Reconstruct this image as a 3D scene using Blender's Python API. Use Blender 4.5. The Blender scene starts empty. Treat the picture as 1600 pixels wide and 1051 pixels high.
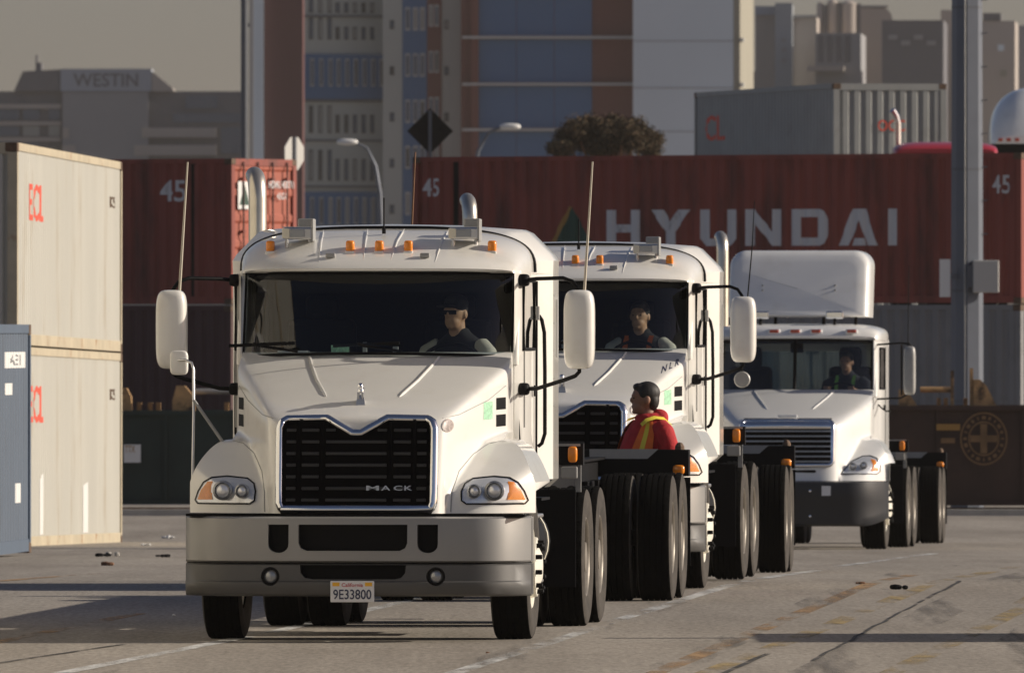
import bpy, bmesh, math, random
from mathutils import Vector, Matrix
random.seed(7)
R = math.radians
C = bpy.context.scene.collection
scene = bpy.context.scene

# ------------------------------------------------------------------ camera, sky, sun, exposure
CAM_H = 2.2
cd = bpy.data.cameras.new('camera'); cam = bpy.data.objects.new('camera', cd); C.objects.link(cam)
cam.location = (0, 0, CAM_H); cam.rotation_euler = (R(90), 0, 0)
cd.sensor_width = 36.0; cd.lens = 36.0 * 22560 / 1600
cd.shift_y = -10.5 / 1600
cd.clip_start = 1.0; cd.clip_end = 12000
cd.dof.use_dof = True; cd.dof.focus_distance = 104.0; cd.dof.aperture_fstop = 16.0
scene.camera = cam

SUN_EL, SUN_AZ = 21.0, 86.0            # azimuth measured from +Y towards +X
w = bpy.data.worlds.new('World'); scene.world = w; w.use_nodes = True
wn = w.node_tree.nodes; wl = w.node_tree.links
sky = wn.new('ShaderNodeTexSky'); sky.sky_type = 'NISHITA'; sky.sun_disc = False
sky.sun_elevation = R(SUN_EL); sky.sun_rotation = R(SUN_AZ)
sky.air_density = 0.7; sky.dust_density = 1.2; sky.ozone_density = 2.0
bg = wn['Background']; bg.inputs[1].default_value = 0.065
wm = wn.new('ShaderNodeMix'); wm.data_type = 'RGBA'; wm.blend_type = 'MULTIPLY'; wm.inputs[0].default_value = 1.0; wm.inputs[7].default_value = (1.28, 1.06, 1.0, 1)
wl.new(sky.outputs[0], wm.inputs[6]); wl.new(wm.outputs[2], bg.inputs[0])
sd = bpy.data.lights.new('sun', 'SUN'); sun = bpy.data.objects.new('sun', sd); C.objects.link(sun)
sd.energy = 5.0; sd.angle = R(0.5); sd.color = (1.0, 0.90, 0.76)
_d = Vector((math.sin(R(SUN_AZ)) * math.cos(R(SUN_EL)), math.cos(R(SUN_AZ)) * math.cos(R(SUN_EL)), math.sin(R(SUN_EL))))
sun.rotation_euler = _d.to_track_quat('Z', 'Y').to_euler()
vs = scene.view_settings
vs.view_transform = 'Standard'; vs.look = 'None'; vs.exposure = 0.0; vs.gamma = 1.0; vs.use_curve_mapping = False
scene.cycles.max_bounces = 8; scene.cycles.transparent_max_bounces = 16
scene.cycles.volume_bounces = 0

# ------------------------------------------------------------------ materials
def mat(name, col, rough=0.6, metal=0.0, var=0.0, vscale=3.0, bump=0.0, bscale=40.0, coat=0.0, spec=0.5, stretch=(1, 1, 1), dark=None, dscale=1.0, dlo=.5, dhi=.7):
    m = bpy.data.materials.new(name); m.use_nodes = True
    n = m.node_tree.nodes; l = m.node_tree.links; b = n['Principled BSDF']
    b.inputs['Roughness'].default_value = rough; b.inputs['Metallic'].default_value = metal
    b.inputs['Specular IOR Level'].default_value = spec
    b.inputs['Coat Weight'].default_value = coat; b.inputs['Coat Roughness'].default_value = 0.05
    c4 = (*col, 1); b.inputs['Base Color'].default_value = c4
    src = None
    if var or bump or dark:
        tc = n.new('ShaderNodeTexCoord'); mp = n.new('ShaderNodeMapping'); mp.inputs['Scale'].default_value = stretch
        l.new(tc.outputs['Object'], mp.inputs[0])
    if var:
        no = n.new('ShaderNodeTexNoise'); no.inputs['Scale'].default_value = vscale; no.inputs['Detail'].default_value = 6
        l.new(mp.outputs[0], no.inputs['Vector'])
        cr = n.new('ShaderNodeValToRGB')
        cr.color_ramp.elements[0].position = .3; cr.color_ramp.elements[1].position = .7
        cr.color_ramp.elements[0].color = (*[max(0, c * (1 - var)) for c in col], 1)
        cr.color_ramp.elements[1].color = (*[min(1, c * (1 + var)) for c in col], 1)
        l.new(no.outputs['Fac'], cr.inputs[0]); src = cr.outputs[0]
    if dark:
        n2 = n.new('ShaderNodeTexNoise'); n2.inputs['Scale'].default_value = dscale; n2.inputs['Detail'].default_value = 8
        n2.inputs['Roughness'].default_value = .65
        l.new(mp.outputs[0], n2.inputs['Vector'])
        r2 = n.new('ShaderNodeValToRGB'); r2.color_ramp.elements[0].position = dlo; r2.color_ramp.elements[1].position = dhi
        l.new(n2.outputs['Fac'], r2.inputs[0])
        mx = n.new('ShaderNodeMix'); mx.data_type = 'RGBA'
        l.new(r2.outputs[0], mx.inputs['Factor'])
        if src: l.new(src, mx.inputs[6])
        else: mx.inputs[6].default_value = c4
        mx.inputs[7].default_value = (*dark, 1); src = mx.outputs[2]
    if src: l.new(src, b.inputs['Base Color'])
    if bump:
        n3 = n.new('ShaderNodeTexNoise'); n3.inputs['Scale'].default_value = bscale; n3.inputs['Detail'].default_value = 4
        l.new(mp.outputs[0], n3.inputs['Vector'])
        bp = n.new('ShaderNodeBump'); bp.inputs['Strength'].default_value = bump; bp.inputs['Distance'].default_value = .02
        l.new(n3.outputs['Fac'], bp.inputs['Height']); l.new(bp.outputs[0], b.inputs['Normal'])
    return m

def glass(name, tint, refl=1.0, rough=0.0, f0=.045):
    m = bpy.data.materials.new(name); m.use_nodes = True
    n = m.node_tree.nodes; l = m.node_tree.links
    n.remove(n['Principled BSDF'])
    t = n.new('ShaderNodeBsdfTransparent'); t.inputs[0].default_value = (*tint, 1)
    g = n.new('ShaderNodeBsdfGlossy'); g.inputs['Roughness'].default_value = rough; g.inputs[0].default_value = (refl, refl, refl, 1)
    lw = n.new('ShaderNodeLayerWeight'); lw.inputs[0].default_value = .5
    pw = n.new('ShaderNodeMath'); pw.operation = 'POWER'; pw.inputs[1].default_value = 4.0; l.new(lw.outputs['Facing'], pw.inputs[0])
    f = n.new('ShaderNodeMath'); f.operation = 'MULTIPLY_ADD'; f.inputs[1].default_value = 1 - f0; f.inputs[2].default_value = f0; f.use_clamp = True; l.new(pw.outputs[0], f.inputs[0])
    mx = n.new('ShaderNodeMixShader')
    l.new(f.outputs[0], mx.inputs[0]); l.new(t.outputs[0], mx.inputs[1]); l.new(g.outputs[0], mx.inputs[2])
    l.new(mx.outputs[0], n['Material Output'].inputs[0])
    return m

def worn(name, col, thr=.5, scale=2.0, stretch=(1, 1, 1), rough=.8):
    m = bpy.data.materials.new(name); m.use_nodes = True
    n = m.node_tree.nodes; l = m.node_tree.links; b = n['Principled BSDF']
    b.inputs['Base Color'].default_value = (*col, 1); b.inputs['Roughness'].default_value = rough; b.inputs['Specular IOR Level'].default_value = .2
    tc = n.new('ShaderNodeTexCoord'); mp = n.new('ShaderNodeMapping'); mp.inputs['Scale'].default_value = stretch
    no = n.new('ShaderNodeTexNoise'); no.inputs['Scale'].default_value = scale; no.inputs['Detail'].default_value = 10; no.inputs['Roughness'].default_value = .7
    cr = n.new('ShaderNodeValToRGB'); cr.color_ramp.elements[0].position = thr - .08; cr.color_ramp.elements[1].position = thr + .12
    l.new(tc.outputs['Object'], mp.inputs[0]); l.new(mp.outputs[0], no.inputs['Vector']); l.new(no.outputs['Fac'], cr.inputs[0])
    l.new(cr.outputs[0], b.inputs['Alpha'])
    return m

M = {}
M['white'] = mat('white_paint', (.80, .785, .735), .32, 0, .025, 1.5, coat=.9, dark=(.66, .62, .54), dscale=2.4, dlo=.52, dhi=.9)
M['white2'] = mat('white_cab_paint', (.80, .80, .78), .32, 0, .025, 1.5, coat=.9, dark=(.67, .65, .60), dscale=2.4, dlo=.52, dhi=.9)
M['chrome'] = mat('chrome', (.82, .83, .85), .12, 1)
M['slat_metal'] = mat('dark_chrome_slat', (.30, .33, .38), .3, .9)
M['alu'] = mat('aluminium', (.6, .6, .6), .35, 1, .1, 6)
M['silver'] = mat('silver_bumper_paint', (.30, .295, .285), .38, .35, .04, 3)
M['grey_plastic'] = mat('grey_bumper_plastic', (.085, .083, .08), .5, .1, .08, 4)
M['dark_bumper'] = mat('charcoal_bumper', (.018, .020, .025), .42, 0, .1, 4)
M['black'] = mat('black_plastic', (.005, .005, .006), .6, spec=.12)
M['black_steel'] = mat('black_painted_steel', (.006, .006, .007), .6, 0, .3, 5, spec=.15)
M['grille'] = mat('grille_black', (.004, .004, .005), .8, spec=0)
M['slat'] = mat('grille_slat', (.018, .019, .022), .4)
M['rubber'] = mat('tyre_rubber', (.006, .0058, .0056), .95, spec=.03, metal=0, var=.25, vscale=8, bump=.3, bscale=60)
M['rubber_dusty'] = mat('tyre_sidewall', (.05, .043, .036), .9, 0, .3, 9, bump=.2, bscale=50, dark=(.02, .018, .016), dscale=5)
M['rim_white'] = mat('white_rim', (.74, .71, .62), .45, 0, .08, 10)
M['rim'] = mat('dusty_rim', (.26, .235, .20), .45, .4, .2, 12)
M['amber'] = mat('amber_lens', (.85, .26, .015), .25, 0, .1, 20, coat=.5)
M['red_lens'] = mat('red_lens', (.45, .06, .03), .25, coat=.5)
M['clear'] = glass('clear_lens', (.93, .94, .95))
M['bulb'] = mat('lamp_reflector', (.90, .91, .92), .2, .45)
M['bulb_dark'] = mat('lamp_projector', (.36, .37, .38), .25, .6)
M['windshield'] = glass('windshield_glass', (.72, .79, .80), 1.0, 0, .052)
M['sideglass'] = glass('side_glass', (.55, .57, .56))
M['interior'] = mat('interior_trim', (.010, .011, .014), .85, spec=.1)
M['rear_glass'] = glass('rear_glass', (.45, .62, .60))
M['interior_tan'] = mat('interior_door_trim', (.06, .055, .045), .8)
M['seat'] = mat('seat_cloth', (.007, .008, .01), .9, spec=.1)
M['exhaust'] = mat('exhaust_steel', (.62, .58, .5), .3, .85, .1, 6)
M['plate'] = mat('plate_white', (.75, .75, .75), .4)
M['plate_text'] = mat('plate_blue_text', (.03, .035, .08), .5)
M['plate_red'] = mat('plate_red_text', (.5, .05, .06), .5)
M['sticker_y'] = mat('yellow_sticker', (.85, .45, .03), .5)
M['sticker_g'] = mat('green_sticker', (.35, .62, .42), .5, 0, .3, 60)
M['badge'] = mat('round_badge', (.35, .3, .28), .4, 0, .5, 50)
M['antenna'] = mat('antenna_rod', (.5, .45, .36), .5)
M['tank'] = mat('tank_white', (.72, .68, .55), .4)
M['gun'] = mat('light_gunmetal', (.32, .32, .31), .5, .2, .1, 8)
M['skin'] = mat('skin', (.36, .19, .12), .55)
M['skin2'] = mat('skin_light', (.48, .28, .17), .55)
M['skin_dark'] = mat('tanned_skin', (.25, .125, .08), .55)
M['hair'] = mat('hair', (.012, .009, .008), .6)
M['red_cloth'] = mat('red_hoodie', (.42, .018, .022), .85, 0, .15, 14, bump=.4, bscale=18)
M['orange'] = mat('orange_vest', (.80, .17, .03), .8, 0, .12, 12)
M['yellow'] = mat('yellow_reflective', (.75, .62, .06), .6)
M['lime'] = mat('lime_reflective', (.35, .75, .12), .6)
M['navy'] = mat('dark_trousers', (.02, .022, .032), .9)
M['white_shirt'] = mat('pale_sleeve', (.62, .60, .52), .85)
M['black_cloth'] = mat('black_cloth', (.012, .012, .015), .9)
M['beige'] = mat('beige_container', (.46, .452, .405), .6, 0, .05, 1.2, dark=(.33, .27, .18), dscale=1.8, dlo=.55, dhi=.80, stretch=(1, 1, .18))
M['beige_rust'] = mat('beige_rail', (.44, .385, .28), .65, 0, .12, 3, dark=(.28, .14, .06), dscale=2.5, dlo=.56, dhi=.72)
M['blue_box'] = mat('blue_container', (.08, .11, .155), .6, 0, .08, 1.5, dark=(.05, .06, .08), dscale=1.2, dlo=.6, dhi=.8, stretch=(1, 1, .3))
M['red_box'] = mat('red_container', (.24, .050, .034), .65, 0, .12, 1.3, dark=(.075, .024, .018), dscale=1.6, dlo=.48, dhi=.72, stretch=(1, 1, .22))
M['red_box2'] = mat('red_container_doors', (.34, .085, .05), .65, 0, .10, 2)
M['maroon_box'] = mat('maroon_container', (.07, .03, .03), .7, 0, .1, 1.5)
M['grey_box'] = mat('grey_container', (.30, .31, .30), .65, 0, .08, 1.2, dark=(.18, .17, .15), dscale=1.0, dlo=.58, dhi=.8)
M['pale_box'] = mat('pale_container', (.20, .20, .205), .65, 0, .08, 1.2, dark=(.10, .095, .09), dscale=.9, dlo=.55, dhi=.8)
M['cast'] = mat('corner_casting', (.10, .06, .035), .7, 0, .4, 10)
M['rust'] = mat('rusty_steel', (.20, .10, .05), .8, 0, .35, 6)
M['letter_w'] = worn('white_lettering', (.62, .62, .63), .30, 1.6, (1, 1, .5))
M['letter_r'] = mat('red_lettering', (.70, .09, .05), .6)
M['green_logo'] = mat('green_logo', (.014, .06, .04), .6)
M['ochre'] = mat('ochre_paint', (.36, .20, .05), .65)
M['white_sign'] = mat('white_sign', (.72, .72, .70), .6)
M['car_brown'] = mat('brown_railcar', (.055, .03, .021), .75, 0, .2, 1.5, dark=(.03, .018, .014), dscale=1)
M['car_green'] = mat('green_railcar', (.012, .028, .024), .7, 0, .2, 1.5)
M['logo_tan'] = mat('faded_logo_paint', (.20, .115, .05), .7, 0, .2, 3)
M['bracket'] = mat('yellow_bracket', (.50, .30, .13), .75, 0, .25, 5, dark=(.08, .05, .03), dscale=3, dlo=.5, dhi=.62)
M['mast'] = mat('galvanised_mast', (.13, .145, .175), .5, .3, .06, 2)
M['mast_band'] = mat('mast_band', (.10, .11, .13), .6)
M['cabinet'] = mat('grey_cabinet', (.50, .49, .46), .6)
M['concrete'] = mat('barrier_concrete', (.4, .38, .34), .85, 0, .15, 3)
M['crack'] = worn('tar_crack', (.07, .068, .066), .42, 3.0, (1, .3, 1))
M['line_w'] = worn('worn_white_paint', (.62, .62, .60), .47, 1.6, (1.5, .25, 1))
M['line_y'] = worn('worn_yellow_paint', (.42, .32, .16), .54, 1.3, (1.5, .25, 1))
M['line_o'] = worn('worn_orange_paint', (.40, .26, .14), .52, 1.3, (1.5, .25, 1))
M['tyremark'] = worn('tyre_mark', (.16, .15, .14), .62, .8, (2, .06, 1))

# ------------------------------------------------------------------ mesh helpers
class MB:
    def __init__(s): s.v = []; s.f = []; s.m = []; s.mi = 0
    def _add(s, vs, fs):
        o = len(s.v); s.v += [tuple(p) for p in vs]
        for f in fs: s.f.append([i + o for i in f]); s.m.append(s.mi)
        return s
    def box(s, x0, x1, y0, y1, z0, z1):
        v = [(x0, y0, z0), (x1, y0, z0), (x1, y1, z0), (x0, y1, z0), (x0, y0, z1), (x1, y0, z1), (x1, y1, z1), (x0, y1, z1)]
        return s._add(v, [(3, 2, 1, 0), (4, 5, 6, 7), (0, 1, 5, 4), (1, 2, 6, 5), (2, 3, 7, 6), (3, 0, 4, 7)])
    def cbox(s, x0, x1, y0, y1, z0, z1, b=.01):      # chamfered box
        b = min(b, (x1 - x0) * .45, (y1 - y0) * .45, (z1 - z0) * .45)
        bm = bmesh.new(); bmesh.ops.create_cube(bm, size=1)
        for q in bm.verts: q.co = ((x0 + x1) / 2 + q.co.x * (x1 - x0), (y0 + y1) / 2 + q.co.y * (y1 - y0), (z0 + z1) / 2 + q.co.z * (z1 - z0))
        bmesh.ops.bevel(bm, geom=bm.edges[:], offset=b, segments=2, affect='EDGES', profile=.5)
        bm.verts.index_update(); s._add([q.co for q in bm.verts], [[q.index for q in f.verts] for f in bm.faces]); bm.free(); return s
    def obox(s, c, ax, ay, az, hx, hy, hz):
        c = Vector(c); ax = Vector(ax).normalized() * hx; ay = Vector(ay).normalized() * hy; az = Vector(az).normalized() * hz
        v = [c + sx * ax + sy * ay + sz * az for sz in (-1, 1) for sx, sy in ((-1, -1), (1, -1), (1, 1), (-1, 1))]
        return s._add(v, [(3, 2, 1, 0), (4, 5, 6, 7), (0, 1, 5, 4), (1, 2, 6, 5), (2, 3, 7, 6), (3, 0, 4, 7)])
    def loft(s, rings, closed=True, caps=True):
        n = len(rings[0]); v = [p for r in rings for p in r]; f = []
        for i in range(len(rings) - 1):
            for j in range(n if closed else n - 1):
                k = (j + 1) % n; f.append((i * n + j, i * n + k, (i + 1) * n + k, (i + 1) * n + j))
        if caps and closed:
            f.append(tuple(range(n - 1, -1, -1))); b = (len(rings) - 1) * n; f.append(tuple(b + j for j in range(n)))
        return s._add(v, f)
    def tube(s, pts, r, n=8, closed=False, rz=None):
        pts = [Vector(p) for p in pts]; rings = []; N = len(pts)
        up = None
        for i, p in enumerate(pts):
            a = pts[(i - 1) % N] if (closed or i > 0) else p; b = pts[(i + 1) % N] if (closed or i < N - 1) else p
            t = (b - a).normalized()
            if up is None: up = Vector((0, 0, 1)) if abs(t.z) < .9 else Vector((1, 0, 0))
            u = (up - t * up.dot(t)).normalized(); up = u; q = t.cross(u)
            rr = r[i] if isinstance(r, (list, tuple)) else r
            rings.append([p + u * (rr * math.cos(2 * math.pi * k / n)) + q * ((rz or rr) * math.sin(2 * math.pi * k / n)) for k in range(n)])
        if closed: rings.append(rings[0])
        return s.loft(rings, True, not closed)
    def lathe(s, prof, n=32, axis='x', c=(0, 0, 0), mod=None):
        rings = []
        for (h, r) in prof:
            ring = []
            for k in range(n):
                a = 2 * math.pi * k / n; rr = r if not mod else mod(h, r, k)
                p = {'x': (h, rr * math.cos(a), rr * math.sin(a)), 'y': (rr * math.cos(a), h, rr * math.sin(a)), 'z': (rr * math.cos(a), rr * math.sin(a), h)}[axis]
                ring.append((p[0] + c[0], p[1] + c[1], p[2] + c[2]))
            rings.append(ring)
        return s.loft(rings)
    def prism(s, poly, d0, d1, axis='y'):             # poly in the plane across axis
        def P(a, b, d): return {'y': (a, d, b), 'x': (d, a, b), 'z': (a, b, d)}[axis]
        return s.loft([[P(a, b, d0) for a, b in poly], [P(a, b, d1) for a, b in poly]])
    def sellip(s, c, a, n1=.5, n2=.5, U=20, V=12):
        def sg(x, e): return math.copysign(abs(x) ** e, x)
        rings = []
        for i in range(V + 1):
            t = -math.pi / 2 + math.pi * i / V; t = max(-1.555, min(1.555, t))
            rings.append([(c[0] + a[0] * sg(math.cos(t), n1) * sg(math.cos(2 * math.pi * j / U), n2), c[1] + a[1] * sg(math.cos(t), n1) * sg(math.sin(2 * math.pi * j / U), n2), c[2] + a[2] * sg(math.sin(t), n1)) for j in range(U)])
        return s.loft(rings)
    def grid(s, rows):
        n = len(rows[0]); v = [p for r in rows for p in r]
        return s._add(v, [(i * n + j, i * n + j + 1, (i + 1) * n + j + 1, (i + 1) * n + j) for i in range(len(rows) - 1) for j in range(n - 1)])
    def mesh(s, name, mats, smooth=None, weld=False):
        me = bpy.data.meshes.new(name); me.from_pydata(s.v, [], s.f)
        if not isinstance(mats, (list, tuple)): mats = [mats]
        for m in mats: me.materials.append(M[m] if isinstance(m, str) else m)
        me.polygons.foreach_set('material_index', s.m)
        bm = bmesh.new(); bm.from_mesh(me)
        if weld: bmesh.ops.remove_doubles(bm, verts=bm.verts, dist=1e-4)
        bmesh.ops.recalc_face_normals(bm, faces=bm.faces); bm.to_mesh(me); bm.free()
        if smooth is not None:
            me.shade_smooth(); me.set_sharp_from_angle(angle=R(smooth))
        me.update(); return me
    def build(s, name, mats, parent=None, smooth=None, loc=None, weld=False):
        return put(name, s.mesh(name, mats, smooth, weld), parent, loc)

def put(name, me, parent=None, loc=None, rot=None, scale=None):
    o = bpy.data.objects.new(name, me); C.objects.link(o); o.parent = parent
    if loc: o.location = loc
    if rot: o.rotation_euler = rot
    if scale: o.scale = scale
    return o
def tag(o, label, cat, group=None):
    o['label'] = label; o['category'] = cat
    if group: o['group'] = group
    return o
def thing(name, label, cat, loc=(0, 0, 0), rz=0, group=None):
    o = bpy.data.objects.new(name, None); C.objects.link(o); o.location = loc; o.rotation_euler = (0, 0, rz)
    o.empty_display_size = .2
    return tag(o, label, cat, group)
def struct(o, kind='structure'):
    o['kind'] = kind; return o
def copy_tree(o, parent=None):
    c = o.copy(); C.objects.link(c); c.parent = parent
    for ch in list(o.children): copy_tree(ch, c)
    return c
def part_empty(name, parent, loc=(0, 0, 0), rot=(0, 0, 0)):
    o = bpy.data.objects.new(name, None); C.objects.link(o); o.parent = parent; o.location = loc; o.rotation_euler = rot; return o
def arc(c, r, a0, a1, n, plane='xz'):
    return [(c[0] + r * math.cos(R(a0 + (a1 - a0) * i / n)), c[1] + r * math.sin(R(a0 + (a1 - a0) * i / n))) for i in range(n + 1)]
def rrect(x0, x1, z0, z1, r, n=4):
    p = []
    for cx, cz, a in ((x1 - r, z0 + r, -90), (x1 - r, z1 - r, 0), (x0 + r, z1 - r, 90), (x0 + r, z0 + r, 180)):
        p += arc((cx, cz), r, a, a + 90, n)
    return p
def evaluated(o):
    dg = bpy.context.evaluated_depsgraph_get(); dg.update()
    return bpy.data.meshes.new_from_object(o.evaluated_get(dg), depsgraph=dg)
_text_cache = {}
def text_pts(s):
    """vertices and faces of a flat text, scaled to a unit box"""
    if s in _text_cache: return _text_cache[s]
    cu = bpy.data.curves.new('lettering', 'FONT'); cu.body = s; cu.resolution_u = 3; cu.offset = .012
    o = bpy.data.objects.new('lettering', cu); C.objects.link(o)
    me = evaluated(o); C.objects.unlink(o); bpy.data.objects.remove(o)
    v = [q.co.copy() for q in me.vertices]; f = [list(p.vertices) for p in me.polygons]
    x0 = min(q.x for q in v); x1 = max(q.x for q in v); y0 = min(q.y for q in v); y1 = max(q.y for q in v)
    v = [((q.x - x0) / (x1 - x0), (q.y - y0) / (y1 - y0)) for q in v]
    bpy.data.meshes.remove(me); _text_cache[s] = (v, f); return v, f
def lettering(name, s, x0, x1, z0, z1, fn, m, parent):
    """flat text mapped through fn(x, z) -> 3D point"""
    v, f = text_pts(s); mb = MB()
    mb._add([fn(x0 + a * (x1 - x0), z0 + b * (z1 - z0)) for a, b in v], f)
    me = bpy.data.meshes.new(name); me.from_pydata(mb.v, [], mb.f); me.materials.append(M[m])
    return put(name, me, parent)

# ------------------------------------------------------------------ ground
def ground_z(y):
    ks = [(-200, 0), (126, 0), (178, -.5), (197, -.69), (250, -1.0), (262, -1.15), (297, -1.15), (299.5, 2.0), (9000, 2.0)]
    for (a, za), (b, zb) in zip(ks, ks[1:]):
        if y <= b:
            t = max(0, (y - a) / (b - a)); return za + (zb - za) * t
    return 2.0
def gmat():
    m = bpy.data.materials.new('yard_concrete'); m.use_nodes = True
    n = m.node_tree.nodes; l = m.node_tree.links; b = n['Principled BSDF']
    b.inputs['Roughness'].default_value = .9; b.inputs['Specular IOR Level'].default_value = .15
    tc = n.new('ShaderNodeTexCoord')
    def noise(scale, st, det=8, rough=.6):
        mp = n.new('ShaderNodeMapping'); mp.inputs['Scale'].default_value = st; l.new(tc.outputs['Object'], mp.inputs[0])
        t = n.new('ShaderNodeTexNoise'); t.inputs['Scale'].default_value = scale; t.inputs['Detail'].default_value = det; t.inputs['Roughness'].default_value = rough
        l.new(mp.outputs[0], t.inputs['Vector']); return t.outputs['Fac']
    def ramp(src, p0, c0, p1, c1):
        r = n.new('ShaderNodeValToRGB'); r.color_ramp.elements[0].position = p0; r.color_ramp.elements[1].position = p1
        r.color_ramp.elements[0].color = (*c0, 1); r.color_ramp.elements[1].color = (*c1, 1); l.new(src, r.inputs[0]); return r.outputs[0]
    def mult(a, bb, fac=1.0):
        x = n.new('ShaderNodeMix'); x.data_type = 'RGBA'; x.blend_type = 'MULTIPLY'; x.inputs[0].default_value = fac
        l.new(a, x.inputs[6]); l.new(bb, x.inputs[7]); return x.outputs[2]
    base = ramp(noise(.35, (1, .25, 1)), .3, (.30, .272, .235), .7, (.39, .358, .314))
    grain = ramp(noise(22, (1, .12, 1), 6, .8), .3, (.62, .62, .62), .7, (1.32, 1.3, 1.28))
    streak = ramp(noise(1.1, (1.0, .05, 1), 10, .7), .42, (.62, .61, .60), .56, (1, 1, 1))
    patch = ramp(noise(.25, (1, .5, 1), 9, .7), .55, (1, 1, 1), .72, (.60, .58, .56))
    col = mult(mult(mult(base, grain), streak, .35), patch, .45)
    l.new(col, b.inputs['Base Color'])
    bp = n.new('ShaderNodeBump'); bp.inputs['Strength'].default_value = .25; bp.inputs['Distance'].default_value = .01
    l.new(noise(30, (1, 1, 1), 4), bp.inputs['Height']); l.new(bp.outputs[0], b.inputs['Normal'])
    return m
ys = [-200, -50, 0, 50, 80, 95, 105, 115, 126, 140, 152, 165, 178, 188, 197, 215, 232, 250, 262, 276, 290, 297, 299.5, 310, 340, 400, 600, 1000, 2000, 5900]
mb = MB(); mb.grid([[(x, y, ground_z(y)) for x in (-1400, -400, -60, -20, 0, 20, 60, 400, 1400)] for y in ys])
g = mb.build('ground', gmat()); struct(g)

def ribbon(name, x0, y0, x1, y1, wd, m, lift=.004, step=3.0, wob=0.0):
    """a painted stripe laid on the ground from (x0,y0) to (x1,y1)"""
    n = max(2, int(abs(y1 - y0) / step)); rows = []
    rnd = random.Random(int(abs(x0 * 97 + y0 * 13)))
    for i in range(n + 1):
        t = i / n; x = x0 + (x1 - x0) * t + rnd.uniform(-wob, wob); y = y0 + (y1 - y0) * t
        ww = wd * (1 + rnd.uniform(-.12, .12))
        rows.append([(x - ww / 2, y, ground_z(y) + lift), (x + ww / 2, y, ground_z(y) + lift)])
    b = MB(); b.grid(rows); o = b.build(name, m); struct(o); return o
# dashed / worn lane paint
for (x0, y0, x1, y1) in ((-.62, 89, .64, 107), (.70, 108, 2.1, 127.5), (2.25, 130, 2.95, 140), (3.3, 146, 4.9, 168), (-3.3, 88, -1.9, 103.5), (-1.75, 105, -.2, 126)):
    ribbon('road_marking', x0, y0, x1, y1, .13, 'line_w')
for (x0, y0, x1, y1) in ((1.05, 90, 2.25, 106), (2.4, 108, 4.63, 139), (4.9, 143, 7.6, 180), (2.2, 89.5, 4.05, 114.3), (4.1, 116, 5.5, 136)):
    ribbon('road_marking', x0, y0, x1, y1, .16, 'line_y')
for (x0, y0, x1, y1) in ((.75, 90, 3.76, 134.8), (-4.6, 88, -2.9, 112), (-5, 120, -3.9, 136)):
    ribbon('road_marking', x0, y0, x1, y1, .15, 'line_o')
for (x0, y0, x1, y1, ww) in ((2.0, 96, 3.35, 117.5, .03), (3.4, 118, 3.95, 127, .035), (1.2, 90, 1.75, 98, .05), (3.5, 93, 4.5, 108, .05), (-3.8, 92, -2.7, 101, .04)):
    ribbon('tar_crack', x0, y0, x1, y1, ww, 'crack', .006, 1.2, .02)
for (x0, y0, x1, y1, ww) in ((-.9, 84, 3.5, 150, .35), (1.4, 84, 6.0, 152, .4), (-3.4, 84, 1.0, 125, .3), (.4, 84, 4.6, 150, .3), (2.6, 84, 6.5, 150, .45)):
    ribbon('tyre_mark', x0, y0, x1, y1, ww, 'tyremark', .008, 3)
# ------------------------------------------------------------------ wheels
def tyre_mesh(Rr, W):
    h = W / 2
    mb = MB()
    mb.mi = 1
    mb.lathe([(-h * .80, .30), (-h * .95, .36), (-h, .425), (-h * .985, .462), (-h * .94, .487), (-h * .88, Rr - .012)], 48)
    mb.lathe([(h * .88, Rr - .012), (h * .94, .487), (h * .985, .462), (h, .425), (h * .95, .36), (h * .80, .30)], 48)
    mb.mi = 0
    prof = [(-h * .88, Rr - .012), (-h * .76, Rr)]
    g = .008
    for k in (-.5, -.17, .17, .5):
        prof += [(h * k - g, Rr), (h * k - g + .002, Rr - .016), (h * k + g - .002, Rr - .016), (h * k + g, Rr)]
    prof += [(h * .76, Rr), (h * .88, Rr - .012)]
    mb.lathe(prof, 120, mod=lambda H, r, k: r - (.008 if (k % 3 == 0 and abs(H) > h * .5 and r > Rr - .005) else 0))
    # drop caps generated by the lathe so the wheel stays open
    keep = [(f, m) for f, m in zip(mb.f, mb.m) if len(f) <= 4]
    mb.f = [f for f, _ in keep]; mb.m = [m for _, m in keep]
    return mb.mesh('tyre', ['rubber', 'rubber_dusty'], 40)
def rim_mesh(front, m):
    mb = MB()
    if front:   # domed out, hub standing proud (outside is +x)
        prof = [(-.10, .30), (.11, .305), (.125, .29), (.11, .275), (.06, .265), (.075, .20), (.12, .22), (.16, .21), (.165, .15), (.195, .09), (.20, .001)]
    else:       # dished in
        prof = [(-.10, .30), (.11, .305), (.125, .29), (.11, .275), (-.04, .262), (-.06, .20), (-.05, .15), (.04, .145), (.06, .12), (.12, .11), (.13, .001)]
    mb.lathe(prof, 32)
    return mb.mesh('rim', m, 40)
def nut_mesh(front):
    mb = MB()
    for k in range(10):
        a = 2 * math.pi * k / 10; x = .16 if front else -.045
        mb.lathe([(x, .018), (x + .045, .018), (x + .05, .012)], 6, c=(0, .175 * math.cos(a), .175 * math.sin(a)))
    return mb.mesh('lug_nuts', 'black' if front else 'rim')
TY = tyre_mesh(.515, .285); RF = rim_mesh(True, 'rim_white'); RD = rim_mesh(False, 'rim'); RDW = rim_mesh(False, 'rim_white')
NF = nut_mesh(True); ND = nut_mesh(False)
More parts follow.
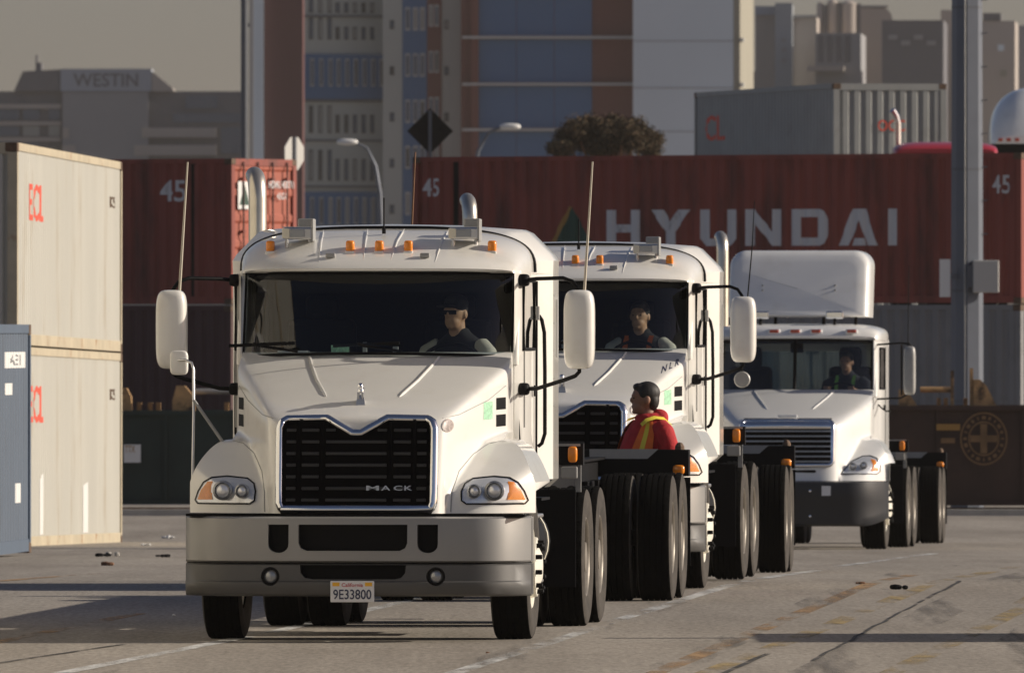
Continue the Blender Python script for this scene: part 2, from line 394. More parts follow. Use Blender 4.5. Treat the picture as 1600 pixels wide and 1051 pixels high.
def wheel(parent, x, y, side, front=False, white=False, rot=None):
    e = part_empty('wheel', parent, (x, y, .512), (random.random() * 6 if rot is None else rot, 0, 0 if side > 0 else math.pi))
    put('tyre', TY, e); put('rim', RF if front else (RDW if white else RD), e); put('lug_nuts', NF if front else ND, e)['kind'] = 'stuff'
    return e
def duals(parent, y):
    for sd in (-1, 1):
        wheel(parent, sd * 1.06, y, sd); wheel(parent, sd * .735, y, -sd)

# ------------------------------------------------------------------ trucks
def smax(a, b, k): return .5 * (a + b + math.sqrt((a - b) ** 2 + k * k))
def smin(a, b, k): return .5 * (a + b - math.sqrt((a - b) ** 2 + k * k))
class Hood:
    def __init__(s, kind): s.k = kind; s.top = 2.04 if kind == 'mack' else 1.965; s.crest = 1.42 if kind == 'mack' else 1.36
    def D(s, x, z):
        x = abs(x)
        if s.k == 'mack':
            ze = z + .05 * (x / .97) ** 2
            hood = smax(smax(-1.11 + .13 * (z - 1.2), -1.02 + 3.05 * (ze - 1.60), .10), -1.07 + 3.5 * (x - .625), .15)
            fe = smax(-1.0 + 1.35 * max(0, x - .72) ** 2, -.80 + 1.9 * (z - 1.16), .10)
        else:
            ze = z + .05 * (x / .97) ** 2
            hood = smax(smax(-1.16 + .10 * (z - 1.2), -1.08 + 3.5 * (ze - 1.58), .12), -1.10 + 3.3 * (x - .66), .30)
            fe = smax(-1.08 + 1.7 * max(0, x - .66) ** 2, -.78 + 1.5 * (z - 1.10), .16)
        fe += 9 * max(0, .64 - x) + 7 * max(0, z - s.crest + .02) ** 1.15
        return smin(hood, fe, .06)
    def zc(s, x):
        x = abs(x)
        if x <= .97: return s.crest
        t = (x - .97) / .26; return s.crest - .30 * t ** 2.4
    def mesh(s, zb):
        mb = MB(); xs = [-1.23 + 2.46 * i / 164 for i in range(165)]
        xs = sorted(set([round(x, 4) for x in xs if abs(abs(x) - .97) > .006] + [-.97, .97]))
        nz = 64
        rows = [[(x, s.D(x, zb + (s.zc(x) - zb) * j / nz), zb + (s.zc(x) - zb) * j / nz) for x in xs] for j in range(nz + 1)]
        mb.grid(rows)
        xi = [x for x in xs if abs(x) <= .9701]
        rows2 = [[(x, s.D(x, s.crest + (s.top - s.crest) * j / 60), s.crest + (s.top - s.crest) * j / 60) for x in xi] for j in range(61)]
        mb.grid(rows2)
        # backward returns: outer fender flank, fender top, hood flank, cowl
        for sg in (-1, 1):
            edge = [r[0 if sg < 0 else -1] for r in rows]
            mb.grid([[p, (p[0], (-.60 if p[2] < 1.06 else -.60 + 1.2 * min(1, (p[2] - 1.06) / .05)), p[2])] for p in edge])
            i0 = [i for i, x in enumerate(xs) if (x * sg) >= .9699]
            mb.grid([[rows[-1][i], (rows[-1][i][0], .62, rows[-1][i][2])] for i in i0])
            e2 = [r[0 if sg < 0 else -1] for r in rows2]
            mb.grid([[p, (p[0] * 1.01, .62, p[2])] for p in e2])
        mb.grid([[p, (p[0], .62, p[2] - .01)] for p in rows2[-1]])
        return mb.mesh('hood', 'white' if s.k == 'mack' else 'white2', 38, True)

def surf_tube(H, pts, r, off, closed=False, sub=6, flat=None):
    """a moulding that runs over the hood surface"""
    P = []
    n = len(pts)
    for i in range(n if closed else n - 1):
        a, b = pts[i], pts[(i + 1) % n]
        for k in range(sub):
            t = k / sub; x = a[0] + (b[0] - a[0]) * t; z = a[1] + (b[1] - a[1]) * t
            P.append((x, H.D(x, z) - off, z))
    if not closed: P.append((pts[-1][0], H.D(*pts[-1]) - off, pts[-1][1]))
    mb = MB(); mb.tube(P, r, 8, closed, flat); return mb
def surf_patch(H, poly, off, n=10):
    """a polygon (star-shaped about its centre) laid over the hood surface"""
    cx = sum(p[0] for p in poly) / len(poly); cz = sum(p[1] for p in poly) / len(poly)
    mb = MB(); rows = []
    for k in range(n + 1):
        t = max(.001, k / n); rows.append([(cx + (p[0] - cx) * t, H.D(cx + (p[0] - cx) * t, cz + (p[1] - cz) * t) - off, cz + (p[1] - cz) * t) for p in poly + poly[:1]])
    mb.grid(rows); return mb

def head_lamp(H, t, sg, kind):
    if kind == 'mack':
        out = [(.735, .995), (.73, 1.06), (.75, 1.115), (.80, 1.15), (.95, 1.165), (1.06, 1.155), (1.12, 1.12), (1.16, 1.06), (1.185, .995), (1.165, .972), (.77, .972)]
    else:
        out = [(.66, .93), (.71, 1.0), (.79, 1.09), (.90, 1.145), (1.00, 1.15), (1.08, 1.12), (1.12, 1.03), (1.12, .955), (1.08, .925)]
    # densify
    o2 = []
    for i, a in enumerate(out):
        b = out[(i + 1) % len(out)]; o2 += [(a[0] + (b[0] - a[0]) * k / 3, a[1] + (b[1] - a[1]) * k / 3) for k in range(3)]
    o2 = [(x * sg, z) for x, z in o2]
    e = part_empty('headlight', t)
    surf_patch(H, o2, .006, 6).build('reflector', 'bulb', e, 60)
    surf_tube(H, o2, .006, .010, True, 1).build('surround', 'black', e, 60)
    if kind == 'mack':
        spots = ((.825, 1.062, .050), (.965, 1.065, .070)); am = [(1.05, 1.0), (1.05, 1.13), (1.09, 1.125), (1.14, 1.065), (1.168, .998)]
    else:
        spots = ((.80, 1.02, .045), (.93, 1.03, .045)); am = [(1.02, .96), (1.01, 1.11), (1.06, 1.10), (1.10, 1.03), (1.10, .965)]
    for x, z, r in spots:
        y = min(H.D(x + a * r, z + c * r) for a in (-1, 0, 1) for c in (-1, 0, 1)) - .004
        MB().lathe([(y + .05, r), (y - .016, r), (y - .022, r * .8), (y + .002, r * .72)], 24, 'y', (x * sg, 0, z)).build('lamp_ring', 'bulb_dark', e, 40)
        MB().lathe([(y - .004, r * .7), (y - .014, r * .6), (y - .022, r * .35), (y - .024, .002)], 24, 'y', (x * sg, 0, z)).build('bulb', 'bulb', e, 40)
    surf_patch(H, [(x * sg, z) for x, z in am], .014, 4).build('turn_signal', 'amber', e, 60)
    surf_patch(H, o2, .036, 6).build('lens', 'clear', e, 60)

def roof_mesh(st, zb, n=3.0, N=28, bow=.22, m='white'):
    mb = MB(); rings = []
    for (y, wd, zt) in st:
        ring = []
        for k in range(N + 1):
            a = math.pi * k / N; ca, sa = math.cos(a), math.sin(a)
            x = wd * math.copysign(abs(ca) ** (2 / n), ca); z = zb + (zt - zb) * abs(sa) ** (2 / n)
            yy = y + bow * (abs(x) / wd) ** 2.6 * max(0, 1 - (y - .38) / .8)
            ring.append((x, yy, z))
        rings.append(ring)
    mb.loft(rings, False, False)
    # underside
    mb.grid([[r[0], r[-1]] for r in rings])
    mb._add(rings[-1], [tuple(range(len(rings[-1])))])
    mb._add(rings[0], [tuple(range(len(rings[0])))])
    return mb.mesh('roof', m, 35, True), rings

def side_wall(mb, plan, zb, zt, sg, hole=None):
    """vertical wall along plan [(x,y)...]; hole=(y0,y1,z0,z1)"""
    zs = [zb, zt] if not hole else [zb, hole[2], hole[3], zt]
    for (x0, y0), (x1, y1) in zip(plan, plan[1:]):
        for za, zc in zip(zs, zs[1:]):
            if hole and za == hole[2] and y0 >= hole[0] - 1e-6 and y1 <= hole[1] + 1e-6: continue
            mb._add([(sg * x0, y0, za), (sg * x1, y1, za), (sg * x1, y1, zc), (sg * x0, y0, zc)], [(0, 1, 2, 3)])

def windshield_rows(zb, zt, half, yb, yt, cb, ct, nu=24, nv=8):
    rows = []
    for j in range(nv + 1):
        v = j / nv; r = []
        for i in range(nu + 1):
            u = -1 + 2 * i / nu
            r.append((half * u * (1 + .0 * v), (yb + cb * abs(u) ** 3.4) * (1 - v) + (yt + ct * abs(u) ** 3.4) * v, (zb - .02 * u * u) * (1 - v) + zt * v))
        rows.append(r)
    return rows

def mirror(t, sg, shell, convex=False, spot_round=False, dx=0.0):
    x = sg * 1.465; y = .33
    e = part_empty('door_mirror', t)
    h0, h1 = (1.92, 2.485)
    mb = MB(); mb.sellip((x, y, (h0 + h1) / 2), (.112, .10, (h1 - h0) / 2), .42, .55, 28, 18); mb.build('mirror_shell', shell, e, 50)
    mb = MB(); mb.box(x - .085, x + .085, y + .093, y + .104, h0 + .06, h1 - .06); mb.build('mirror_glass', 'chrome', e)
    mb = MB(); mb.cbox(x + .045, x + .06, y - .095, y - .070, h0 + .13, h1 - .16, .006); mb.build('trim_strip', 'gun', e)
    zt = 2.565; xa = sg * 1.045
    mb = MB(); mb.tube([(xa, .62, zt - .01), (xa + sg * .1, .55, zt), (x - sg * .12, .38, zt + .005), (x - sg * .05, .34, zt - .02), (x - sg * .015, y, zt - .07), (x, y, h1 - .02)], .014, 8)
    mb.build('upper_arm', 'black', e, 50)
    mb = MB(); mb.tube([(xa, .64, 1.775), (xa + sg * .1, .56, 1.78), (x - sg * .10, .38, 1.845), (x - sg * .03, .34, 1.87), (x, y, 1.90), (x, y, 1.94)], .015, 8)
    mb.build('lower_arm', 'black', e, 50)
    for z in (zt - .01, 1.775):
        mb = MB(); mb.sellip((xa - sg * .005, .64, z), (.045, .07, .045), .6, .6, 12, 8); mb.build('arm_bracket', 'black', e, 50)
    if spot_round:
        mb = MB(); mb.lathe([(y - .02, .002), (y - .02, .07), (y - .005, .082), (y + .02, .075), (y + .03, .002)], 14, 'y', (x + .02, 0, 1.795)); mb.build('round_convex_mirror', 'gun', e, 40)
        mb = MB(); mb.tube([(x + .02, y, 1.86), (x + .02, y, 1.93)], .008, 6); mb.build('convex_mirror_stem', 'black', e)
    return e

def frame_and_axles(t, wb=4.55, tank=True):
    for sg in (-1, 1):
        mb = MB(); mb.box(sg * .43 - .045, sg * .43 + .045, -.9, 6.6, .68, .95); mb.build('frame_rail', 'black_steel', t)
    wheel(t, 1.03, 0, 1, True, rot=.2); wheel(t, -1.03, 0, -1, True, rot=.9)
    for y in (wb, wb + 1.3):
        duals(t, y)
        mb = MB(); mb.lathe([(-1.0, .07), (-.25, .08), (-.2, .2), (.2, .2), (.25, .08), (1.0, .07)], 12, 'x', (0, y, .512)); mb.build('drive_axle', 'black_steel', t, 40)
    mb = MB(); mb.box(-1.0, 1.0, -.06, .06, .43, .52); mb.build('front_axle', 'black_steel', t)
    mb = MB(); mb.box(-.38, .38, -.75, 1.0, .55, 1.35); mb.build('engine_light_blocker', 'black_steel', t)  # plain dark engine box, unseen under the hood, added to block light
    mb = MB(); mb.prism([(wb + .1, 1.0), (wb + 1.2, 1.0), (wb + 1.35, .95), (wb + 1.2, 1.08), (wb + .2, 1.1), (wb - .1, 1.04)], -.48, .48, 'x'); mb.build('fifth_wheel', 'black_steel', t)
    for sg in (-1, 1):
        mb = MB(); mb.lathe([(1.0, .05), (1.02, .27), (1.05, .285), (2.45, .285), (2.48, .27), (2.5, .05)], 28, 'y', (sg * .80, 0, .66)); tk = mb.build('fuel_tank', 'black_steel', t, 40)
        for y in (1.25, 2.1):
            mb = MB(); mb.lathe([(y, .289), (y, .297), (y + .08, .297), (y + .08, .289)], 28, 'y', (sg * .80, 0, .66)); mb.build('tank_strap', 'tank', tk, 40)
        mb = MB(); mb.cbox(sg * .96 - .12, sg * .96 + .12, 1.05, 1.9, .37, .41, .01); mb.build('step', 'alu', t)
        mb = MB(); mb.cbox(sg * .98 - .1, sg * .98 + .1, 1.2, 1.9, .84, .87, .01); mb.build('step', 'alu', t)
        # mudflap brackets ahead of the drive wheels
        mb = MB(); mb.box(sg * .90 - .3, sg * .90 + .26, wb - .72, wb - .70, .30, 1.02); mb.build('mud_flap', 'black', t)
    mb = MB(); mb.box(-.95, .95, 2.55, 2.75, .62, 1.12); mb.build('battery_box', 'black_steel', t)
    mb = MB(); mb.box(-1.02, 1.02, 2.45, 3.2, .955, .975); mb.build('deck_plate', 'black_steel', t)

def cab_interior(t, back, zdash):
    mb = MB(); mb.box(-.95, .95, back - .1, back - .06, 1.2, 2.58); mb.build('rear_trim', 'interior', t)
    mb = MB(); mb.prism([(.42, 1.3), (.42, zdash - .04), (.50, zdash), (.85, zdash - .05), (.95, 1.6), (.9, 1.3)], -.95, .95, 'x'); mb.build('dashboard', 'interior', t)
    mb = MB(); mb.box(-1.0, 1.0, .5, back - .1, 1.18, 1.22); mb.build('cab_floor', 'interior', t)
    for sg in (-1, 1):
        mb = MB(); mb.cbox(sg * .5 - .25, sg * .5 + .25, 1.45, 1.6, 1.62, 2.28, .05); mb.cbox(sg * .5 - .25, sg * .5 + .25, 1.05, 1.55, 1.55, 1.68, .05); mb.cbox(sg * .5 - .12, sg * .5 + .12, 1.5, 1.6, 2.28, 2.45, .04); mb.build('seat', 'seat', t)
    rim = [(.5 + .23 * math.cos(a), .86 + .10 * math.sin(a), 1.93 + .17 * math.sin(a)) for a in [2 * math.pi * k / 24 for k in range(24)]]
    mb = MB(); mb.tube(rim, .014, 6, True); mb.tube([(.5, .86, 1.93), (.5, .75, 1.75)], .03, 6); mb.tube([(.27, .86, 1.93), (.73, .86, 1.93)], .012, 6); mb.build('steering_wheel', 'black', t)

def make_mack():
    t = thing('semi_truck', '', 'truck')
    H = Hood('mack')
    put('hood', H.mesh(.905), t)
    # hood ridges
    for sg in (-1, 1):
        surf_tube(H, [(sg * .47, 2.02), (sg * .44, 1.96), (sg * .36, 1.84), (sg * .26, 1.725)], [.004] + [.011] * 6 + [.012] * 6 + [.012] * 5 + [.004], .002).build('hood_ridge', 'white', t, 50)
        # seam between hood and fender panel
    for sg in (-1, 1):
        surf_tube(H, [(sg * .955, 1.80), (sg * .86, 1.70), (sg * .70, 1.60), (sg * .60, 1.575)], .003, .001).build('panel_seam', 'gun', t)
        surf_tube(H, [(sg * .66, .915), (sg * .665, 1.05), (sg * .70, 1.20), (sg * .78, 1.32), (sg * .88, 1.395), (sg * .96, 1.41)], .004, .001, False, 12).build('panel_seam', 'gun', t)
    # grille
    gp = [(-.53, .935), (.53, .935), (.548, .98), (.55, 1.50), (.535, 1.55), (.495, 1.575), (.215, 1.58), (.03, 1.475), (-.03, 1.475), (-.215, 1.58), (-.495, 1.575), (-.535, 1.55), (-.55, 1.50), (-.548, .98)]
    e = part_empty('grille', t)
    # panel behind the slats (built as two star-shaped patches)
    b = MB()
    cols = [-.54 + 1.08 * i / 36 for i in range(37)]
    def gtop(x):
        x = abs(x)
        return 1.475 + .105 * min(1, max(0, (x - .03) / .185)) - (.06 * max(0, (x - .5) / .04))
    rows = []
    for j in range(17):
        rows.append([(x, H.D(x, .93 + (gtop(x) - .93) * j / 16) - .012, .93 + (gtop(x) - .93) * j / 16) for x in cols])
    b.grid(rows); b.build('grille_panel', 'grille', e, 50)
    surf_tube(H, gp, .033, .024, True, 6, .024).build('grille_surround', 'chrome', e, 60)
    for r in range(7):
        z = 1.495 - .082 * r
        for (a, c) in ((-.495, -.43), (-.385, -.265), (-.215, .215), (.265, .385), (.43, .495)):
            if r == 0 and a == -.215:
                for (a2, c2) in ((-.215, -.15), (.15, .215)):
                    y = H.D(a2, z) - .03; MB().cbox(a2, c2, y, y + .02, z - .012, z + .008, .004).build('slat', 'slat', e)
                continue
            y = H.D((a + c) / 2, z) - .03
            MB().cbox(a, c, y, y + .025, z - .014, z + .008, .004).build('slat', 'slat', e)
    for x in (-.41, -.24, .24, .41):
        y = H.D(x, 1.2) - .022; MB().box(x - .012, x + .012, y, y + .012, .95, gtop(x) - .02).build('grille_bar', 'grille', e)
    for s, x0, x1 in (('M', .075, .165), ('A', .18, .245), ('C', .27, .33), ('K', .345, .40)):
        lettering('letter', s, x0, x1, 1.068, 1.102, lambda x, z: (x, H.D(x, z) - .038, z), 'alu', e)
    # ornament
    e = part_empty('hood_ornament', t)
    y0 = H.D(0, 1.69)
    mb = MB(); mb.loft([[(x * k, y0 - .02 + yy * k, zz) for x, yy in ((-.035, -.05), (.035, -.05), (.03, .06), (-.03, .06))] for k, zz in ((1, 1.655), (.8, 1.70), (.6, 1.735))]); mb.build('ornament_base', 'alu', e)
    mb = MB(); mb.sellip((0, y0 - .02, 1.765), (.026, .045, .04), 1, 1, 12, 8); mb.sellip((0, y0 - .06, 1.80), (.022, .03, .024), .9, .9, 10, 8); mb.box(-.022, -.008, y0 - .075, y0 - .055, 1.72, 1.76); mb.box(.008, .022, y0 - .075, y0 - .055, 1.72, 1.76); mb.build('ornament_figure', 'chrome', e, 50)
    for sg in (-1, 1): head_lamp(H, t, sg, 'mack')
    # side vents, sticker, badge
    for z in (1.675, 1.555):
        P = [(.905, z - .045), (.905, z + .04), (.958, z + .045), (.958, z - .04)]
        surf_patch(H, P, .006, 4).build('side_vent', 'black', t, 50)
        surf_patch(H, [(-a, c) for a, c in P], .006, 4).build('side_vent', 'black', t, 50)
    surf_patch(H, [(.835, 1.56), (.835, 1.685), (.885, 1.69), (.885, 1.565)], .005, 4).build('sticker', 'sticker_g', t)
    surf_patch(H, [(.635 + .036 * math.cos(a), 1.525 + .048 * math.sin(a)) for a in [k * math.pi / 8 for k in range(16)]], .006, 4).build('round_badge', 'badge', t)
    # bumper
    def yb(x, f=0): return -1.37 + .10 * (abs(x) / 1.2) ** 2 + .30 * max(0, (abs(x) - .85) / .37) ** 2.6 - f
    xs = [-1.225 + 2.45 * i / 48 for i in range(49)]
    def shell(zs, th, name, m, cut):
        rings = []
        for x in xs:
            outer = [(x, yb(x, f), z) for z, f in zs]
            inner = [(x, yb(x, f) + th, z) for z, f in reversed(zs)]
            rings.append(outer + inner)
        mb = MB(); mb.loft(rings)
        me = mb.mesh(name, m, 40); o = put(name, me)
        cs = []
        for poly in cut:
            cm = MB(); cm.prism(poly, -1.6, -1.0, 'y'); co = put('cutter', cm.mesh('cutter', m)); cs.append(co)
            bo = o.modifiers.new('cut', 'BOOLEAN'); bo.object = co; bo.operation = 'DIFFERENCE'; bo.solver = 'EXACT'
        me2 = evaluated(o)
        for co in cs: bpy.data.objects.remove(co)
        bpy.data.objects.remove(o)
        me2.set_sharp_from_angle(angle=R(40))
        return me2
    def side_open(sg): return [(sg * a, c) for a, c in ((.455, .83), (.60, .83), (.60, .70)) ] + [(sg * a, c) for a, c in [(.5275 + .0725 * math.cos(R(-k * 18)), .69 + .06 * math.sin(R(-k * 18))) for k in range(1, 10)]] + [(sg * .455, .70)]
    co = [(-.385, .83), (-.385, .70), (-.37, .665), (-.33, .645), (.33, .645), (.37, .665), (.385, .70), (.385, .83)]
    b = part_empty('bumper', t)
    put('bumper_upper', shell([(.885, -.03), (.872, 0), (.73, .012), (.575, .008), (.562, -.02)], .05, 'bumper_upper', 'silver', [co, side_open(1), side_open(-1)]), b)
    co2 = [(-.375, .545), (-.37, .49), (-.34, .455), (-.29, .445), (.29, .445), (.34, .455), (.37, .49), (.375, .545)]
    fog = [[(sg * .585 + .066 * math.cos(a), .465 + .066 * math.sin(a)) for a in [k * math.pi / 12 for k in range(24)]] for sg in (-1, 1)]
    put('bumper_lower', shell([(.556, -.025), (.545, .005), (.435, .015), (.425, .035), (.39, .038), (.34, .01), (.325, -.03)], .05, 'bumper_lower', 'grey_plastic', [co2] + fog), b)
    mb = MB(); mb.loft([[(x, yb(x) + .075, .34), (x, yb(x) + .075, .87), (x, yb(x) + .10, .87), (x, yb(x) + .10, .34)] for x in xs]); mb.build('bumper_backing', 'black', b)
    for sg in (-1, 1):
        y = yb(.585)
        f = part_empty('fog_light', b)
        MB().lathe([(y + .03, .062), (y - .012, .062), (y - .012, .05), (y + .02, .05)], 24, 'y', (sg * .585, 0, .465)).build('fog_light_rim', 'black', f, 40)
        MB().lathe([(y + .03, .046), (y + .012, .046), (y + .004, .03), (y + .003, .002)], 20, 'y', (sg * .585, 0, .465)).build('fog_light_lens', 'bulb_dark', f, 40)
        # bumper end returns
        mb = MB(); mb.grid([[(sg * 1.225, yb(1.225), z), (sg * 1.215, -.62, z)] for z in (.565, .88)]); mb.build('bumper_end', 'silver', b)
        mb = MB(); mb.grid([[(sg * 1.225, yb(1.225), z), (sg * 1.215, -.62, z)] for z in (.33, .55)]); mb.build('bumper_end', 'grey_plastic', b)
    mb = MB(); mb.box(-1.2, 1.2, -1.2, -.8, .886, .904); mb.build('bumper_gap_cover', 'black', b)
    # cab
    plan = [(.985, .50), (1.03, .66), (1.05, 1.38), (1.058, 1.50), (1.072, 1.55), (1.165, 1.70), (1.165, 2.20), (1.135, 2.32)]
    mb = MB()
    for sg in (-1, 1): side_wall(mb, plan, 1.12, 2.605, sg, (.66, 1.38, 2.06, 2.55))
    mb._add([(-1.135, 2.32, 1.12), (1.135, 2.32, 1.12), (1.135, 2.32, 2.605), (-1.135, 2.32, 2.605)], [(0, 1, 2, 3)])
    mb._add([(-.985, .50, 1.12), (.985, .50, 1.12), (.985, .50, 1.99), (-.985, .50, 1.99)], [(0, 1, 2, 3)])
    for sg in (-1, 1):   # chamfered lower edge of the side extender
        mb._add([(sg * 1.165, 1.70, 1.12), (sg * 1.165, 2.20, 1.12), (sg * 1.10, 2.20, 1.06), (sg * 1.10, 1.72, 1.06)], [(0, 1, 2, 3)])
    mb.build('cab_body', 'white', t, 25, weld=True)
    st = [(.385, .955, 2.622), (.375, .97, 2.640), (.40, .985, 2.665), (.55, 1.0, 2.735), (.8, 1.02, 2.835), (1.1, 1.045, 2.905), (1.42, 1.062, 2.94), (1.5, 1.06, 2.935)]
    rme, rings = roof_mesh(st, 2.605, 3.4); put('roof', rme, t)
    def rear_ring(y, k, dz):      # boxy rear roof with bevelled shoulders
        half = [(1.165, 2.605), (1.168, 2.700), (1.140, 2.745), (.985, 2.900), (.93, 2.925), (.5, 2.955), (0, 2.965)]
        half = [(a - k, z - dz * (z - 2.6)) for a, z in half]
        return [(a, y, z) for a, z in half] + [(-a, y, z) for a, z in half[::-1][1:]]
    rr_ = [rear_ring(1.40, .115, .10), rear_ring(1.55, .085, .03), rear_ring(1.70, .0, .0), rear_ring(2.20, .0, .0), rear_ring(2.32, .03, .06)]
    mb = MB(); mb.loft(rr_, False, False); mb._add(rr_[-1], [tuple(range(13))]); mb._add(rr_[0], [tuple(range(13))]); mb.grid([[q[0], q[-1]] for q in rr_]); mb.build('rear_roof', 'white', t, 28, weld=True)
    mb = MB(); mb.tube([(x * 1.008, 1.33, z + .009) for x, y, z in [(1.055 * math.copysign(abs(math.cos(a)) ** .667, math.cos(a)), 0, 2.605 + .322 * abs(math.sin(a)) ** .667) for a in [math.pi * k / 40 for k in range(41)]]], .014, 6); mb.build('roof_seal', 'black', t)
    for sg in (-1, 1):   # raised ribs on the visor
        for x in (.10, .42):
            P = []
            for y, zt in ((.46, 2.695), (.6, 2.757), (.8, 2.837), (1.0, 2.886), (1.15, 2.925)):
                P.append((sg * (x + .05 * (y - .5)), y + .01, zt - (.008 if x > .3 else 0)))
            mb = MB(); mb.tube(P, [.002, .007, .008, .007, .002], 8); mb.build('roof_rib', 'white', t, 50)
    # glass
    rows = windshield_rows(2.03, 2.605, .968, .23, .50, .27, .22)
    mb = MB(); mb.grid(rows); mb.build('windshield', 'windshield', t, 60)
    per = rows[0] + [r[-1] for r in rows[1:]] + rows[-1][::-1][1:] + [r[0] for r in rows[::-1][1:-1]]
    mb = MB(); mb.tube([(p[0], p[1] - .004, p[2]) for p in per], .011, 6, True); mb.build('windshield_seal', 'black', t)
    for sg in (-1, 1):
        a, bb = rows[0][-1], rows[-1][-1]
        mb = MB(); mb.tube([(sg * (a[0] + .018), a[1] + .02, a[2] - .06), (sg * (a[0] + .018), a[1] + .02, a[2]), (sg * (bb[0] + .018), bb[1] + .02, bb[2] + .01)], .032, 10); mb.build('windshield_pillar', 'white', t, 50)
        mb = MB(); mb.grid([[(sg * 1.036, .66, 2.06), (sg * 1.054, 1.38, 2.06)], [(sg * 1.036, .66, 2.55), (sg * 1.054, 1.38, 2.55)]]); mb.build('side_window', 'sideglass', t)
        mb = MB(); mb.tube([(sg * 1.038, .66, 2.06), (sg * 1.056, 1.38, 2.06), (sg * 1.056, 1.38, 2.55), (sg * 1.038, .66, 2.55)], .014, 6, True); mb.build('window_seal', 'black', t)
        d = part_empty('door', t)
        mb = MB(); mb.cbox(sg * 1.066 - .006, sg * 1.066 + .006, 1.27, 1.36, 1.72, 1.80, .004); mb.build('door_handle', 'black', d)
        mb = MB(); mb.tube([(sg * 1.062, 1.47, 1.18), (sg * 1.066, 1.48, 2.55)], .008, 6); mb.build('door_seam', 'black', d)
        mb = MB(); mb.tube([(sg * 1.04, .71, 1.5), (sg * 1.04, .71, 2.06)], .006, 6); mb.build('door_seam', 'gun', d)
        mb = MB(); mb.tube([(sg * 1.078, 1.52, 2.30), (sg * 1.10, 1.50, 2.27), (sg * 1.118, 1.50, 2.18), (sg * 1.122, 1.5, 1.9), (sg * 1.122, 1.5, 1.45), (sg * 1.10, 1.5, 1.38), (sg * 1.075, 1.52, 1.36)], .014, 8); mb.build('grab_rail', 'black', t, 50)
        mb = MB(); mb.cbox(sg * 1.075 - .012, sg * 1.075 + .012, 1.42, 1.48, 2.27, 2.37, .006); mb.build('rail_bracket', 'gun', t)
        mb = MB(); mb.tube([(sg * 1.0, .60, 1.60), (sg * 1.008, .6, 1.45), (sg * 1.015, .6, 1.36)], .011, 6); mb.build('hood_latch', 'black', t)
        mb = MB(); mb.box(sg * .97 - .012, sg * .97 + .012, .7, 1.42, 1.25, 2.03); mb.build('door_trim', 'interior_tan', t); mb = MB(); mb.box(sg * .985 - .012, sg * .985 + .012, 1.422, 2.1, 1.25, 2.58); mb.build('cab_side_trim', 'interior_tan', t)
    # interior header and visor band
    mb = MB(); mb.box(-.94, .94, .66, 2.2, 2.575, 2.595); mb.build('headliner', 'interior', t)
    mb = MB(); mb.box(-.90, .90, .76, .79, 2.47, 2.575); mb.build('sun_visor', 'black', t)
    cab_interior(t, 2.2, 2.02)
    for x, y, w_, d_, h_, m_ in ((-.28, .62, .13, .02, .07, 'sticker_g'), (-.10, .60, .03, .03, .09, 'gun'), (.12, .62, .04, .03, .06, 'gun'), (-.62, .66, .22, .14, .03, 'white_sign')):
        MB().cbox(x - w_ / 2, x + w_ / 2, y - d_ / 2, y + d_ / 2, 2.02, 2.02 + h_, .004).build('dash_item', m_, t)
    for sg in (-1, 1):
        for z in (1.25, 1.45, 1.65, 1.85, 2.05, 2.25, 2.45):
            MB().lathe([(0, .010), (.004, .009), (.005, .002)], 8, 'x', (sg * 1.165 if sg > 0 else -1.17, 1.76, z)).build('rivet', 'gun', t)
        MB().cbox(sg * 1.166 - .004, sg * 1.166 + .004, 2.02, 2.10, 2.0, 2.42, .002).build('side_reflector', 'gun', t)
    for x in (-.55, .2):
        mb = MB(); mb.tube([(x, .25, 2.045), (x - .28, .26, 2.085), (x - .32, .27, 2.10)], .010, 6); mb.tube([(x - .50, .30, 2.085), (x - .02, .255, 2.105)], .012, 6); mb.build('wiper', 'black', t)
    # roof marker lights
    for x in (-.80, -.21, 0, .21, .80):
        y, z = (.655, 2.79) if abs(x) < .5 else (.80, 2.79)
        e = part_empty('marker_light', t)
        mb = MB(); mb.cbox(x - .034, x + .034, y - .06, y + .06, z - .05, z - .025, .008); mb.build('marker_base', 'white', e)
        mb = MB(); mb.sellip((x, y - .005, z + .008), (.031, .05, .042), .4, .4, 14, 10); mb.build('marker_lens', 'amber', e, 50)
    # roof boxes
    for x in (-.60, .60):
        e = part_empty('roof_lamp_box', t)
        mb = MB(); mb.cbox(x - .105, x + .105, .72, .90, 2.85, 2.935, .012); mb.build('box_housing', 'alu', e)
        mb = MB(); mb.cbox(x - .055, x + .055, .712, .725, 2.865, 2.92, .004); mb.build('box_lens', 'bulb_dark', e)
        mb = MB(); mb.cbox(x - .108, x - .055, .708, .73, 2.857, 2.927, .004); mb.build('box_lens', 'tank', e)
        mb = MB(); mb.box(x - .11, x + .11, .74, .92, 2.9355, 2.9395); mb.build('box_lid', 'chrome', e)
        mb = MB(); mb.cbox(x + .10, x + .115, .72, .92, 2.835, 2.995, .004); mb.build('box_plate', 'gun', e)
        mb = MB(); mb.cbox(x - .02, x + .10, .97, 1.04, 2.88, 3.0, .01); mb.build('antenna_box', 'gun', e)
        mb = MB(); mb.tube([(x - .08, .76, 2.79), (x - .08, .76, 2.86)], .012, 6); mb.tube([(x + .08, .84, 2.80), (x + .08, .84, 2.86)], .012, 6); mb.build('box_leg', 'alu', e)
    for x in (-.34, .34):
        mb = MB(); mb.cbox(x - .035, x + .035, .50, .54, 2.715, 2.75, .008); mb.build('roof_vent', 'gun', t)
    mb = MB(); mb.tube([(0, 1.0, 2.89), (0, 1.0, 2.93)], .014, 8); mb.tube([(0, 1.0, 2.93), (.0, 1.0, 3.15)], .006, 6); mb.build('roof_antenna', 'black', t)
